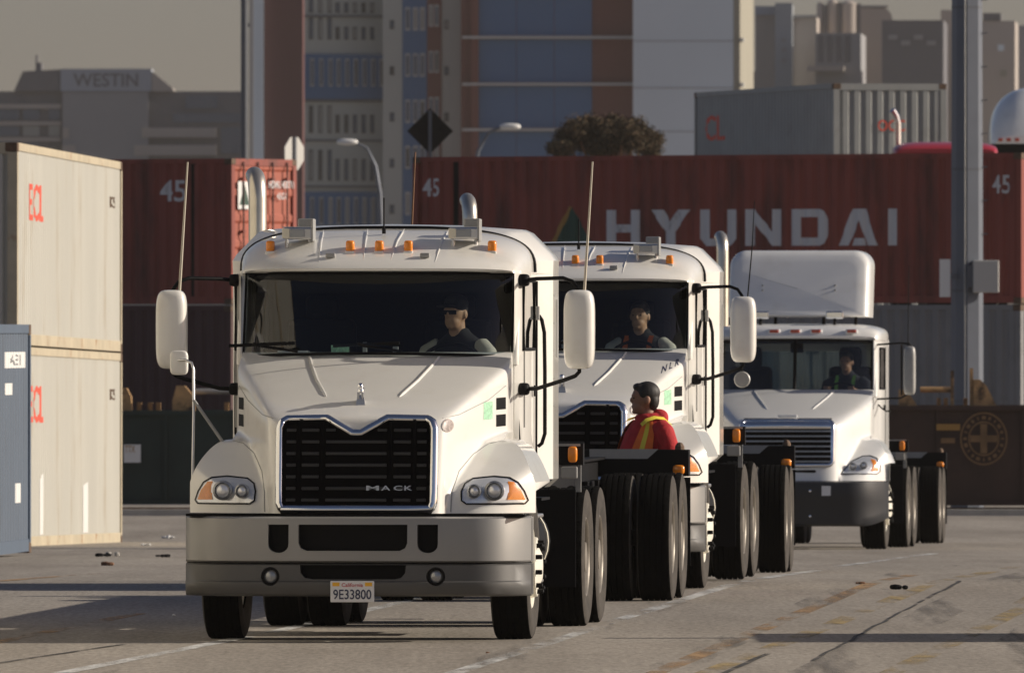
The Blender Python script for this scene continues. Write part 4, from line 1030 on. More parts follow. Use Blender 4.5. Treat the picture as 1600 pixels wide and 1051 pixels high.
# HYUNDAI: letter strokes as polygons in a unit box
def letter(ch, x0, x1, z0, z1):
    S = {'H': [[(0, 0), (.27, 0), (.27, 1), (0, 1)], [(.73, 0), (1, 0), (1, 1), (.73, 1)], [(.27, .38), (.73, .38), (.73, .60), (.27, .60)]],
         'Y': [[(0, 1), (.32, 1), (.5, .68), (.5, .40), (.37, .40)], [(1, 1), (.68, 1), (.5, .68), (.5, .40), (.63, .40)], [(.37, 0), (.63, 0), (.63, .40), (.37, .40)]],
         'U': [[(0, .2), (.27, .2), (.27, 1), (0, 1)], [(.73, .2), (1, .2), (1, 1), (.73, 1)], [(.10, .06), (.18, 0), (.82, 0), (.90, .06), (1, .2), (0, .2)]],
         'N': [[(0, 0), (.25, 0), (.25, 1), (0, 1)], [(.75, 0), (1, 0), (1, 1), (.75, 1)], [(.25, 1), (.25, .62), (.75, 0), (.75, .38)]],
         'D': [[(0, 0), (.27, 0), (.27, 1), (0, 1)], [(.27, .0), (.80, 0), (.92, .06), (.98, .22), (.27, .22)], [(.27, 1), (.80, 1), (.92, .94), (.98, .78), (.27, .78)], [(.72, .22), (.98, .22), (1, .3), (1, .7), (.98, .78), (.72, .78)]],
         'A': [[(0, 0), (.27, 0), (.53, .70), (.60, 1), (.36, 1)], [(.60, 1), (.53, .70), (.74, 0), (1, 0), (.70, 1)], [(.34, .0), (.70, 0), (.66, .20), (.40, .20)]],
         'I': [[(0, 0), (1, 0), (1, 1), (0, 1)]]}[ch]
    bm = bmesh.new()
    for poly in S: bm.faces.new([bm.verts.new((x0 + a * (x1 - x0), 0, z0 + b * (z1 - z0))) for a, b in poly])
    hc.paint('letter', bm, x0, x1, 'letter_w')
# letters measured along the container (photo positions mapped to its length)
def hxl(px):
    k = (px - 800) / 22560
    return (k * hy - hx) / (c31 + k * s31)
for chh, a, b in (('H', 947, 998), ('Y', 1016, 1077), ('U', 1093, 1150), ('N', 1164, 1220), ('D', 1235, 1292), ('A', 1309, 1370), ('I', 1387, 1401)):
    letter(chh, hxl(a), hxl(b), 1.13, 1.84)
hc.poly('logo_triangle', [(hxl(862), 1.05), (hxl(930), 1.05), (hxl(893), 1.90)], 'green_logo')
hc.poly('logo_edge', [(hxl(853), 1.05), (hxl(862), 1.05), (hxl(893), 1.90), (hxl(888), 1.93)], 'ochre')

A3 = math.atan2(-.974, .228)
gb = Box('shipping_container', 'grey container on the raised road under the grey one with red letters', 12.192, 2.59, (3.977, 314.8, 2.0), A3, 'grey_box', 'grey_box', 'wall', .28)
gc = Box('shipping_container', 'grey container with red letters seen above the HYUNDAI container', 12.192, 2.62, (3.977, 314.8, 4.60), A3, 'grey_box', 'grey_box', 'wall', .28)
gb_scale = 1.06
gc.text('lettering', 'CL', .9, 2.6, 1.55, 2.10, 'letter_r')
gc.end_text('lettering', 'OCC', .95, 1.55, 1.62, 1.86, 'letter_r', .004)
for q in (gb, gc):
    q.t.scale = (1.06, 1.06, 1.06); q.t.location = (3.977 * 1.06, 314.8 * 1.06, 2.0 if q is gb else 2.0 + 2.60 * 1.06 + .14)
# row beyond the left edge of the picture, which the windshields mirror
for k in range(12):
    yy = (70.5, 83.5, 96.5)[k // 4]; zz = (k % 4) * 2.595
    Box('shipping_container', 'beige container in the tall row beyond the left edge, mirrored in the windshields', 12.192, 2.59, (-10.6 + (yy - 70) * .083, yy, zz), A, 'beige', 'beige_rust', 'wall', .28, group='containers beyond the left edge')

# ------------------------------------------------------------------ rail cars in front of the container row
def well_car(label, x0, x1, y, m, ztop=.84):
    t = thing('well_car', label, 'rail car', (x0, y, -1.08), 0)
    L = x1 - x0; b = .24; top = ztop + 1.08
    for yy in (0, 2.9):
        mb = MB(); mb.box(1.2, L - 1.2, yy, yy + .06, b, top - .08); mb.build('side_plate', m, t)
        mb = MB(); mb.box(0, L, yy - .09, yy + .15, top - .08, top); mb.build('top_chord', m, t)
        mb = MB(); mb.box(1.0, L - 1.0, yy - .07, yy + .13, b - .06, b); mb.build('bottom_chord', m, t)
        for k in range(int(L / 1.5)):
            x = 1.3 + k * 1.5
            if x < L - 1.3: mb = MB(); mb.box(x, x + .06, yy - .05, yy, b, top - .08); mb.build('side_rib', m, t)
    for xe, sg in ((0, 1), (L, -1)):
        mb = MB(); mb.box(min(xe, xe + sg * 1.6), max(xe, xe + sg * 1.6), .1, 2.86, .95, 1.1); mb.build('end_platform', m, t)
        for wx in (.35, 1.6):
            for yy in (.72, 2.15):
                mb = MB(); mb.lathe([(yy, .05), (yy, .42), (yy + .13, .42), (yy + .13, .05)], 24, 'y', (xe + sg * wx, 0, .5)); mb.build('wheel', 'black_steel', t, 40)
        mb = MB(); mb.box(min(xe + sg * .1, xe + sg * 1.9), max(xe + sg * .1, xe + sg * 1.9), .55, .65, .35, .65); mb.build('bogie_frame', 'black_steel', t)
    mb = MB(); mb.box(1.4, L - 1.4, .1, 2.86, b - .05, b); mb.build('floor_pan', m, t)
    return t, top
def gx(px, y): return (px - 800) / 22560 * y
t, top = well_car('brown rail well car with faded round emblem, behind the last truck', 3.2, 24.0, 255, 'car_brown', .86)
X0 = 3.2
cx, cz, r0 = gx(1537, 255) - X0, 2.2 - (685 - 515) / 88.5 + 1.08, .41
e = part_empty('emblem', t)
def ring(mb, ra, rb, y, n=40):
    P = [[(cx + r * math.cos(2 * math.pi * k / n), y, cz + r * 1.12 * math.sin(2 * math.pi * k / n)) for k in range(n + 1)] for r in (ra, rb)]; mb.grid(P); return mb
ring(MB(), .39, .42, -.056).build('emblem_ring', 'logo_tan', e); ring(MB(), .25, .275, -.056).build('emblem_ring', 'logo_tan', e)
MB().box(cx - .06, cx + .06, -.058, -.054, cz - .26, cz + .26).build('emblem_cross', 'logo_tan', e); MB().box(cx - .24, cx - .062, -.058, -.054, cz - .06, cz + .06).build('emblem_cross', 'logo_tan', e); MB().box(cx + .062, cx + .24, -.058, -.054, cz - .06, cz + .06).build('emblem_cross', 'logo_tan', e)
for k in range(20):
    a = 2 * math.pi * k / 20; mb = MB(); mb.obox((cx + .332 * math.cos(a), -.056, cz + .332 * 1.12 * math.sin(a)), (math.cos(a), 0, math.sin(a)), (0, 1, 0), (-math.sin(a), 0, math.cos(a)), .03, .002, .012 + .012 * (k % 3)); mb.build('emblem_letter', 'logo_tan', e)
for (pa, pb, pt, pbt, mm) in ((1463, 1500, 662, 672, 'ochre'), (1470, 1492, 684, 692, 'logo_tan')):
    zt, zb = 2.2 - (pt - 515) / 88.5 + 1.08, 2.2 - (pbt - 515) / 88.5 + 1.08
    MB().box(gx(pa, 255) - X0, gx(pb, 255) - X0, -.056, -.052, zb, zt).build('stripe', mm, t)
for px in (1383, 1420, 1470, 1481, 1512):
    x = gx(px, 255) - X0
    mb = MB(); mb.box(x - .035, x + .035, 1.1, 1.3, top, top + .13); mb.build('lock_pedestal', 'bracket', t)
for px, wdt, hgt in ((1418, .40, .28), (1538, .50, .46)):
    x = gx(px, 255) - X0
    mb = MB(); mb.prism([(x - wdt * .35, top), (x + wdt * .45, top), (x + wdt * .10, top + hgt * .75), (x - wdt * .12, top + hgt), (x - wdt * .35, top + hgt)], .3, .9, 'y'); mb.build('container_guide', 'bracket', t)
for px, hgt in ((1489, .62), (1519, .66)):
    x = gx(px, 255) - X0; mb = MB(); mb.box(x - .03, x + .03, .4, .5, top, top + hgt); mb.build('hand_rail', 'bracket', t)
mb = MB(); x = gx(1440, 255) - X0; mb.tube([(x, .8, top + .28), (x + .55, .8, top + .28)], .05, 8); mb.build('brake_pipe', 'bracket', t)
t, top = well_car('dark green rail well car behind the beige containers', -22.5, -1.9, 257, 'car_green', .76)
x = gx(206, 257) + 22.5
MB().box(x - .14, x + .16, -.10, -.052, .92, 1.24).build('reporting_plate', 'white_sign', t)
lettering('plate_text', 'TTX', x - .12, x + .06, 1.10, 1.22, lambda a, z: (a, -.103, z), 'ochre', t)
for px, wdt, hgt in ((196, .26, .40), (286, .50, .44)):
    x = gx(px, 257) + 22.5
    mb = MB(); mb.prism([(x - wdt * .4, top), (x + wdt * .4, top), (x + wdt * .36, top + hgt * .6), (x + wdt * .05, top + hgt), (x - wdt * .25, top + hgt), (x - wdt * .4, top + hgt * .4)], .3, .9, 'y'); mb.build('container_guide', 'bracket', t)
for px in (215, 232, 245, 352):
    x = gx(px, 257) + 22.5; mb = MB(); mb.box(x - .04, x + .04, 1.1, 1.3, top, top + .14); mb.build('lock_pedestal', 'bracket', t)
x = gx(330, 257) + 22.5; mb = MB(); mb.tube([(x - .3, .8, top + .34), (x + .4, .8, top + .34)], .05, 8); mb.build('brake_pipe', 'gun', t)
# flat cars that carry the two stacks
for (x, y, lab) in ((ox, oy, 'low flat car under the maroon and red containers'), (hx, hy, 'low flat car under the pale grey and HYUNDAI containers')):
    t = thing('flat_car', lab, 'rail car', (x, y, -1.15), A2)
    MB().box(0, 13.7, 0, 2.44, .75, 1.085).build('deck', 'car_brown', t)
    for xx in (1.2, 2.6, 11, 12.4):
        for yy in (.5, 1.8): MB().lathe([(yy, .05), (yy, .40), (yy + .13, .40), (yy + .13, .05)], 20, 'y', (xx, 0, .42)).build('wheel', 'black_steel', t, 40)
        MB().box(xx - .5, xx + .5, .7, 1.75, .3, .75).build('bogie_frame', 'black_steel', t)
# rails
for y in (255.72 - .02, 257.2):
    MB().box(-200, 200, y - .035, y + .035, -1.06, -.96).build('rail', 'rust')['kind'] = 'structure'
MB().box(-200, 200, 247.6, 248.1, -1.02, -.88).build('kerb', 'concrete')['kind'] = 'structure'

# ------------------------------------------------------------------ light mast, signs, lamps
Ym = 268.0
t = thing('light_mast', 'tall grey steel light mast rising in front of the HYUNDAI container', 'mast', (gx(1511, Ym), Ym, ground_z(Ym)), 0)
mb = MB(); mb.lathe([(0, .31), (12, .275), (30, .20)], 8, 'z'); mb.build('pole', 'mast', t)
for z in (2.0, 4.05, 6.3, 9.3, 12.0):
    rr = .31 - .0032 * z + .006
    MB().lathe([(z, rr), (z + .05, rr)], 8, 'z').build('band', 'mast_band', t)
for k in range(30):
    z = 4.5 + k * .62; rr = .30 - .0032 * z
    mb = MB(); mb.tube([(rr * .9, -.05, z), (rr + .10, -.05, z + .01)], .012, 5); mb.build('climbing_peg', 'mast_band', t)
mb = MB(); mb.tube([(-.05, -.30, .5), (-.05, -.285, 14)], .012, 6); mb.build('conduit', 'cabinet', t)
zc_ = 2.2 - (432 - 515) / 22560 * Ym - ground_z(Ym)
mb = MB(); mb.cbox(.10, .58, -.46, -.20, zc_ - .30, zc_ + .30, .02); mb.build('control_cabinet', 'cabinet', t)
MB().box(.0, .10, -.4, -.26, zc_ - .2, zc_ + .2).build('cabinet_bracket', 'mast_band', t)
MB().box(-.52, -.32, -.33, -.30, zc_ - .38, zc_ + .32).build('sign_panel', 'white_sign', t)
MB().box(-.32, -.2, -.33, -.30, zc_ - .05, zc_ + .05).build('panel_bracket', 'mast_band', t)
mb = MB(); mb.lathe([(29.8, .9), (30.1, 1.0), (30.3, .9)], 16, 'z'); mb.build('lamp_ring', 'mast_band', t)
for k in range(8):
    a = k * math.pi / 4; mb = MB(); mb.cbox(1.0 * math.cos(a) - .25, 1.0 * math.cos(a) + .25, 1.0 * math.sin(a) - .25, 1.0 * math.sin(a) + .25, 29.5, 29.8, .05); mb.build('floodlight', 'cabinet', t)

def street_lamp(label, px, Y, pyh, pxh):
    zt = 2.2 + (515 - pyh) / 22560 * Y; z0 = ground_z(Y)
    t = thing('street_lamp', label, 'street lamp', (gx(px, Y), Y, z0), 0, 'cobra-head street lamps'); h = zt - z0; a = (pxh - px) / 22560 * Y
    P = [(0, 0, 0), (0, 0, h - 2.6), (a * .03, 0, h - 1.7), (a * .15, 0, h - .8), (a * .4, 0, h - .2), (a * .75, 0, h)]
    mb = MB(); mb.tube(P, [.11, .09, .075, .06, .05, .045], 10); mb.build('pole', 'mast', t, 50)
    mb = MB(); mb.sellip((a * .95, 0, h), (.36, .16, .11), .8, .8, 14, 8); mb.build('lamp_head', 'white_sign', t, 50)
street_lamp('curved street lamp whose pole rises behind the foremost truck roof', 595, 480, 222, 540)
street_lamp('curved street lamp whose head shows above the HYUNDAI container', 738, 480, 198, 800)
Y = 345; s = 22560 / Y
t = thing('road_sign', 'dark diamond road sign seen from behind, above the HYUNDAI container', 'sign', (gx(672, Y), Y, 2.0), 0)
zc_ = 2.2 + (515 - 205) / s - 2.0; hd = 36 / s
mb = MB(); mb.prism([(-hd, zc_), (0, zc_ - hd), (hd, zc_), (0, zc_ + hd)], 0, .02, 'y'); mb.build('sign_plate', 'black_steel', t)
mb = MB(); mb.box(-.04, .04, -.06, -.002, 0, zc_ + hd * .9); mb.build('post', 'mast_band', t)
t = thing('road_sign', 'white octagonal road sign edge-turned above the red container doors', 'sign', (gx(460, Y), Y, 2.0), R(48))
zc_ = 2.2 + (515 - 240) / s - 2.0
mb = MB(); mb.prism([(.36 * math.cos(R(22.5 + 45 * k)), zc_ + .42 * math.sin(R(22.5 + 45 * k))) for k in range(8)], 0, .02, 'y'); mb.build('sign_plate', 'cabinet', t)
mb = MB(); mb.box(-.03, .03, -.05, -.002, 0, zc_ + .4); mb.build('post', 'mast_band', t)
Y = 420
t = thing('lamp_post', 'dark slim pole standing before the maroon tower edge', 'pole', (gx(382, Y), Y, 2.0), 0)
mb = MB(); mb.tube([(0, 0, 0), (0, 0, 22)], [.11, .10], 10); mb.build('pole', 'mast_band', t, 50)
mb = MB(); mb.box(.14, .26, -.04, .04, 0, 22); mb.build('conduit', 'cabinet', t)
for z in (3, 9, 15, 21): MB().box(-.1, .26, .0, .03, z, z + .1).build('bracket', 'mast_band', t)

# barrier just beyond the right edge; its shadow crosses the lane
t = thing('concrete_barrier', 'concrete road barrier beyond the right edge, casting the stripe of shade', 'barrier', (4.2, 103.4, 0), 0)
mb = MB(); mb.prism([(-.30, 0), (.30, 0), (.30, .08), (.14, .32), (.08, .92), (-.08, .92), (-.14, .32), (-.30, .08)], -1.5, 1.4, 'y'); mb.build('barrier_block', 'concrete', t)
mb = MB(); mb.box(-.04, .04, -.15, .1, .92, 1.35); mb.build('delineator', 'ochre', t)

# ------------------------------------------------------------------ background vehicles on the raised road
def far_truck(label, m, cx, Y, zt, hw, sl):
    z0 = 2.0; h = zt - z0
    t = thing('parked_truck', label, 'truck', (cx, Y, z0), 0)
    mb = MB(); st = []
    if sl:   # tall rounded sleeper roof
        for y, k, zz in ((.0, .90, h - 1.15), (.15, .97, h - .80), (.6, 1, h - .35), (1.2, 1, h - .06), (2.0, 1, h), (2.6, .98, h - .02)):
            st.append([(hw * k * math.copysign(abs(math.cos(a)) ** .8, math.cos(a)), y, h - 1.35 + (zz - h + 1.35) * abs(math.sin(a)) ** .75) for a in [math.pi * j / 24 for j in range(25)]])
    else:
        for y, k, zz in ((.0, .93, h - .16), (.1, .98, h - .10), (.5, 1, h - .02), (1.2, 1, h), (1.8, .99, h - .02)):
            st.append([(hw * k * math.copysign(abs(math.cos(a)) ** .5, math.cos(a)), y, h - .25 + (zz - h + .25) * abs(math.sin(a)) ** .6) for a in [math.pi * j / 24 for j in range(25)]])
    mb.loft(st, False, False); mb._add(st[0], [tuple(range(25))]); mb._add(st[-1], [tuple(range(25))]); mb.build('roof', m, t, 40)
    zb = h - (1.35 if sl else .25)
    mb = MB(); mb.box(-hw * .98, hw * .98, .15, 2.5, .9, zb); mb.build('cab_body', m if not sl else 'black_steel', t)
    mb = MB(); mb.box(-hw * .9, hw * .9, .10, .148, zb - .95, zb - .12); mb.build('windshield', 'black', t)
    mb = MB(); mb.cbox(-hw * .7, hw * .7, -1.6, .14, .8, zb - 1.0, .2); mb.build('hood', m, t)
    for sg in (-1, 1):
        for y in (-1.0, 3.6, 4.9): put('tyre', TY, t, (sg * (hw - .2), y, .515))
    mb = MB(); mb.box(-.45, .45, -1.4, 5.6, .6, .85); mb.build('frame', 'black_steel', t)
    return t, h
t, h = far_truck('red truck cab whose roof shows over the HYUNDAI container', 'red_cloth', gx(1478, 308), 308, 6.22, 1.12, False)
M['red_truck'] = mat('red_truck_paint', (.42, .025, .04), .3, coat=.5)
for o in t.children:
    if o.name.split('.')[0] in ('roof', 'cab_body', 'hood'): o.data.materials[0] = M['red_truck']
x = gx(1408, 308) - gx(1478, 308); zz = 6.22 - 2.0
mb = MB(); mb.tube([(x, 2.7, .8), (x, 2.7, zz + .42), (x - .04, 2.68, zz + .58), (x - .12, 2.62, zz + .70)], .07, 12); mb.build('exhaust_stack', 'chrome', t, 50)
t, h = far_truck('white truck with rounded sleeper roof behind the light mast', 'white2', gx(1625, 338), 338, 7.9, 1.15, True)
for px in (1563, 1576, 1589):
    x = gx(px, 338) - gx(1625, 338); MB().cbox(x - .05, x + .05, -.05, .05, h - 1.30, h - 1.22, .01).build('marker_light', 'red_lens', t)

# ------------------------------------------------------------------ tree
def tree(px, Y, py0, py1, pxa, pxb, label):
    s = 22560 / Y; z0 = ground_z(Y); zt = 2.2 + (515 - py1) / s; zm = 2.2 + (515 - py0) / s
    t = thing('tree', label, 'tree', (gx(px, Y), Y, z0), 0)
    mb = MB(); H = zt - z0; mb.tube([(0, 0, 0), (.1, 0, H * .3), (.0, .1, H * .6), (.1, 0, H * .85)], [.28, .22, .15, .05], 8)
    rnd = random.Random(5); blobs = []
    Wd = (pxb - pxa) / s / 2
    for (bpx, bpy, brp) in ((900, 203, 24), (884, 216, 20), (922, 196, 22), (915, 218, 26), (943, 205, 22), (958, 192, 17), (975, 202, 20), (960, 222, 24), (995, 198, 18), (1008, 212, 18), (1024, 218, 15), (990, 222, 22), (866, 232, 14), (880, 236, 18), (940, 232, 24), (1016, 234, 20)):
        bx = (bpx - px) / s; bz = 2.2 + (515 - bpy) / s - z0; by = rnd.uniform(-.8, .8)
        blobs.append((bx, by, bz, brp / s * .92))
        mb.tube([(.05, 0, H * .45), (bx * .5, by * .5, (H * .5 + bz) / 2), (bx, by, bz)], [.09, .05, .02], 5)
    mb.build('trunk', 'rust', t)
    lv = MB()
    for bx, by, bz, br in blobs:
        for k in range(int(16000 * br * br)):
            d = Vector((rnd.gauss(0, 1), rnd.gauss(0, 1), rnd.gauss(0, 1))).normalized() * br * rnd.random() ** .5 * rnd.choice((1, 1, 1, 1.2, 1.4)); d.z *= .85
            n = Vector((rnd.gauss(0, 1), rnd.gauss(0, 1), rnd.gauss(0, 1))).normalized(); u = n.orthogonal().normalized(); q = n.cross(u); sz = rnd.uniform(.012, .032)
            c = Vector((bx, by, bz)) + d; lv.mi = rnd.randrange(2)
            lv._add([c - u * sz * 1.6, c - q * sz, c + u * sz * 1.6, c + q * sz], [(0, 1, 2, 3)])
    M.setdefault('leaf', mat('dry_foliage', (.12, .085, .055), .9, spec=.1)); M.setdefault('leaf2', mat('olive_foliage', (.06, .052, .036), .9, spec=.1))
    lv.build('crown', ['leaf', 'leaf2'], t)
tree(955, 420, 240, 172, 856, 1040, 'brown-olive bushy tree above the HYUNDAI container')

# ------------------------------------------------------------------ far buildings
def bmat(name, c, r=.8): M[name] = mat(name, c, r, 0, .06, .08); return name
bmat('b_olive', (.46, .48, .44)); bmat('b_blue', (.065, .15, .30)); bmat('b_bluewin', (.07, .10, .15), .3); bmat('b_dark', (.05, .055, .06), .4); bmat('b_red', (.165, .06, .05))
bmat('b_maroon', (.11, .045, .045)); bmat('b_pale', (.62, .70, .76)); bmat('b_cream', (.30, .285, .23)); bmat('b_white', (.5, .51, .50)); bmat('b_tan', (.40, .355, .32)); bmat('b_grey', (.28, .28, .29)); bmat('b_dgrey', (.13, .13, .145)); bmat('b_sign', (.34, .37, .42))
M['b_blind'] = mat('window_blind', (.30, .30, .28), .8)
wrnd = random.Random(3)
def pane(): return wrnd.choice(('b_bluewin', 'b_bluewin', 'b_bluewin', 'b_dark', 'b_blind'))
class Facade:
    """a slab building whose front is laid out in metres from its left edge, at distance Y"""
    def __init__(s, name, label, Y, px0, px1, pyt, m, depth, yaw=0, cat='building', z0=2.0):
        s.Y = Y; s.s = 22560 / Y; s.px0 = px0; s.z0 = z0
        s.t = thing(name, label, cat, (gx(px0, Y), Y, z0), yaw)
        w_ = (px1 - px0) / s.s; h = s.z(pyt)
        mb = MB(); mb.box(0, w_, 0, depth, 0, h); s.wall = mb.build('wall', m, s.t)
    def x(s, px): return (px - s.px0) / s.s
    def z(s, py): return 2.2 + (515 - py) / s.s - s.z0
    def part(s, name, m, a, b, pt, pb, proud=.15, back=0.0, parent=None):
        mb = MB(); mb.box(s.x(a), s.x(b), -proud, -back if back else -.004, s.z(pb), s.z(pt)); return mb.build(name, m, parent or s.t)
Yb = 1000
# receding left wing
F = Facade('office_building', 'grey office wing with rows of windows and blue bands, behind the foremost truck', Yb, 474, 606, -90, 'b_olive', 14, R(16))
bands = [(-70, -20), (85, 155), (300, 352)]
for a, b in bands: F.part('blue_band', 'b_blue', 474, 606, a, b, .25)
for r, (a, b) in enumerate(((-10, 20), (28, 62), (165, 208), (234, 282), (-60, -25), (92, 135), (308, 350))):
    blue = r >= 4
    for k, px in enumerate((483, 498, 513, 526, 540, 554, 568, 582, 596)[:9 if blue else 8]):
        big = k < 3
        w_ = F.part('window', 'b_white' if blue else 'b_dark', px, px + 6.5, a if big or blue else a + 14, b, .32 if blue else .06)
        F.part('pane', pane(), px + 1.2, px + 5.3, (a if big or blue else a + 14) + 2, b - 2, .36 if blue else .10, .33 if blue else .07, w_)
for p in (24, 156, 218, 290): F.part('ledge', 'b_dgrey', 474, 606, p, p + 3, .2)
F = Facade('office_building', 'pale stair tower with blue window column between the office wings', Yb - 2, 598, 722, -90, 'b_olive', 14)
F.part('blue_panel', 'b_blue', 629, 667, -60, 352, .10); F.part('red_panel', 'b_red', 667, 690, -60, 352, .08)
for a in (-60, 12, 84, 156, 228, 300):
    for px in (633, 645, 656): w_ = F.part('window', 'b_white', px, px + 8, a, a + 36, .16); F.part('pane', pane(), px + 1.5, px + 6.5, a + 3, a + 33, .19, .162, w_)
    for px in (670, 679): w_ = F.part('window', 'b_white', px, px + 7, a - 4, a + 30, .14); F.part('pane', pane(), px + 1.5, px + 5.5, a - 1, a + 27, .17, .142, w_)
    for px in (609, 694): w_ = F.part('window', 'b_dark', px, px + 7, a + 20, a + 34, .05); F.part('pane', pane(), px + 1.2, px + 5.8, a + 22, a + 32, .08, .052, w_)
F = Facade('office_building', 'red-edged building with tall blue glass front behind the HYUNDAI container', Yb - 5, 720, 990, -90, 'b_red', 16)
for k, (a, b) in enumerate(((-80, -14), (-10, 56), (62, 129), (135, 200), (206, 270))):
    n = 3
    for j in range(n):
        F.part('glass_panel', 'b_blue', 748 + j * 59.2, 748 + (j + 1) * 59.2 - .8, a, b, .10 + .02 * ((j + k) % 2))
for p in (-14, 57, 130, 201): F.part('ledge', 'b_white', 722, 990, p, p + 4, .6)
F.part('pilaster', 'b_red', 736, 748, -80, 300, .5)
F = Facade('office_building', 'blank pale blue-grey slab building with sunlit cream side', Yb - 8, 989, 1146, -90, 'b_pale', 40, R(-2.3))
for p in (-5, 64, 137, 205): F.part('panel_joint', 'b_grey', 989, 1146, p, p + 1.2, .03)
mb = MB(); w_ = F.x(1146); mb.box(w_ + .02, w_ + .45, -.0, 40, 0, F.z(-90)); mb.build('side_wing', 'b_cream', F.t)
for p in (60, 130): MB().box(w_ + .46, w_ + .7, -.3, 2, F.z(p + 5), F.z(p)).build('ledge', 'b_white', F.t)
F = Facade('office_tower', 'dark maroon tower slab standing behind the red container', Yb - 25, 396, 473, -90, 'b_maroon', 8)
F.part('edge_column', 'b_pale', 396, 412, -90, 360, .4)

# hotel
Yh = 1500
F = Facade('hotel_building', 'hazy hotel with a pale WESTIN sign block on its roof', Yh, -60, 378, 143, 'b_dgrey', 30)
F.part('sign_block', 'b_sign', 95, 237, 108, 143, 1.0, -8)
F.part('sign_base', 'b_grey', 98, 232, 144, 250, .8)
lettering('lettering', 'WESTIN', F.x(115), F.x(216), F.z(136), F.z(115), lambda a, z: (a, -1.05, z), 'b_dgrey', F.t)
mb = MB(); mb.prism([(F.x(22), F.z(143)), (F.x(36), F.z(112)), (F.x(94), F.z(109)), (F.x(94), F.z(143))], -.9, 8, 'y'); mb.build('roof_block', 'b_dgrey', F.t)
mb = MB(); mb.prism([(F.x(238), F.z(143)), (F.x(238), F.z(112)), (F.x(270), F.z(138)), (F.x(272), F.z(143))], -.9, 8, 'y'); mb.build('roof_slope', 'b_tan', F.t)
for a, b in ((163, 170), (190, 196), (215, 221), (238, 244)):
    F.part('spandrel', 'b_tan', -60, 95, a, b, .5)
for a, b in ((171, 188), (197, 213), (222, 236)):
    for c, d in ((-20, 30), (36, 62), (76, 94)): F.part('window', pane(), c, d, a, b, .3)
for c, d, a, b in ((222, 338, 200, 215), (210, 338, 227, 243), (98, 108, 200, 216), (98, 118, 227, 243)): F.part('spandrel', 'b_tan', c, d, a, b, 1.0)
for c, d, a, b in ((270, 375, 178, 192), (345, 375, 200, 240), (290, 340, 150, 170)): F.part('window', 'b_bluewin', c, d, a, b, .3)
mb = MB(); mb.tube([(F.x(57), 1, F.z(112)), (F.x(57), 1, F.z(86))], .12, 6); mb.tube([(F.x(62), 1, F.z(112)), (F.x(62), 1, F.z(98))], .3, 6); mb.build('roof_mast', 'b_dgrey', F.t)
# industrial skyline on the right
def blk(label, px0, px1, pyt, m, Y=1450, depth=18, yaw=-3, cat='building', name='industrial_building'):
    return Facade(name, label, Y, px0, px1, pyt, m, depth, R(yaw), cat)
f = blk('tan block with blue-grey cap right of the pale slab building', 1180, 1212, 10, 'b_tan'); f.part('roof_cap', 'b_sign', 1180, 1211, 10, 24, .4)
bmat('b_bluegrey', (.30, .33, .36)); f = blk('slim pale blue tower in the industrial skyline', 1211, 1238, 5, 'b_bluegrey', 1440, 18, -1.5)
for p in (60, 75, 92): f.part('window', 'b_grey', 1221, 1228, p, p + 6, .1)
f = blk('tan mill block beside the slim pale tower', 1238, 1276, 27, 'b_tan')
f.part('ledge', 'b_grey', 1238, 1276, 24, 28, .5)
for k, (a, b, tp, mm) in enumerate(((1276, 1288, 8, 'b_tan'), (1292, 1310, 4, 'b_tan'), (1314, 1340, 6, 'b_tan'))):
    Yk = 1460; t = thing('silo', 'tall pale silo in the industrial skyline, %s of three' % ('slimmest', 'middle', 'widest')[k], 'silo', (gx((a + b) / 2, Yk), Yk, 2.0), 0, 'silos')
    hh = .2 + (515 - tp) / 22560 * Yk; rr = (b - a) / 2 / 22560 * Yk
    mb = MB(); mb.lathe([(0, rr), (hh, rr), (hh + .3, rr * .4)], 24, 'z'); mb.build('silo_shell', mm, t, 40)
    mb = MB(); mb.box(rr + .02, rr + .30, -.5, .5, 0, hh); mb.build('gap_strip', 'b_dgrey', t)  # dark strip filling the gap beside the silo
f = blk('low dark block in front of the silos', 1274, 1345, 52, 'b_grey', 1430)
for p in (1278, 1292, 1306, 1320): f.part('window', 'b_dgrey', p, p + 9, 56, 98, .1)
f.part('conveyor', 'b_tan', 1262, 1320, 104, 112, 2.5)
t = thing('storage_shed', 'pale round-roofed shed beside the silos', 'shed', (gx(1340, 1465), 1465, 2.0), 0)
hh = .2 + (515 - 12) / 22560 * 1465; ww = (1396 - 1340) / 22560 * 1465
mb = MB(); mb.prism([(0, 0), (ww, 0), (ww, hh - 1.6), (ww * .93, hh - .6), (ww * .8, hh - .1), (0, hh)], 0, 14, 'y'); mb.build('shed_body', 'b_tan', t); MB().box(-.1, ww * .85, -.2, 13, hh, hh + .2).build('roof_edge', 'b_grey', t)
f = blk('large dark grey block left of the light mast in the far skyline', 1378, 1474, 32, 'b_dgrey', 1400)
for k in range(4): f.part('window', 'b_grey', 1388 + 20 * k, 1402 + 20 * k, 55 + 9 * (k % 2), 62 + 9 * (k % 2), .1)
blk('narrow tan building edge beside the light mast', 1470, 1500, 16, 'b_tan', 1470)
f = blk('tan block with small white window right of the light mast', 1534, 1586, 33, 'b_tan', 1420); f.part('roof_box', 'b_dgrey', 1536, 1564, 21, 32.5, .3, -4); f.part('window', 'b_pale', 1559, 1569, 70, 80, .1); f.part('window', 'b_cream', 1563, 1573, 110, 120, .1)
blk('dark block at the far right edge of the skyline', 1585, 1640, 40, 'b_grey', 1460)
blk('long low hazy warehouse beneath the industrial skyline', 1170, 1640, 112, 'b_tan', 1480)

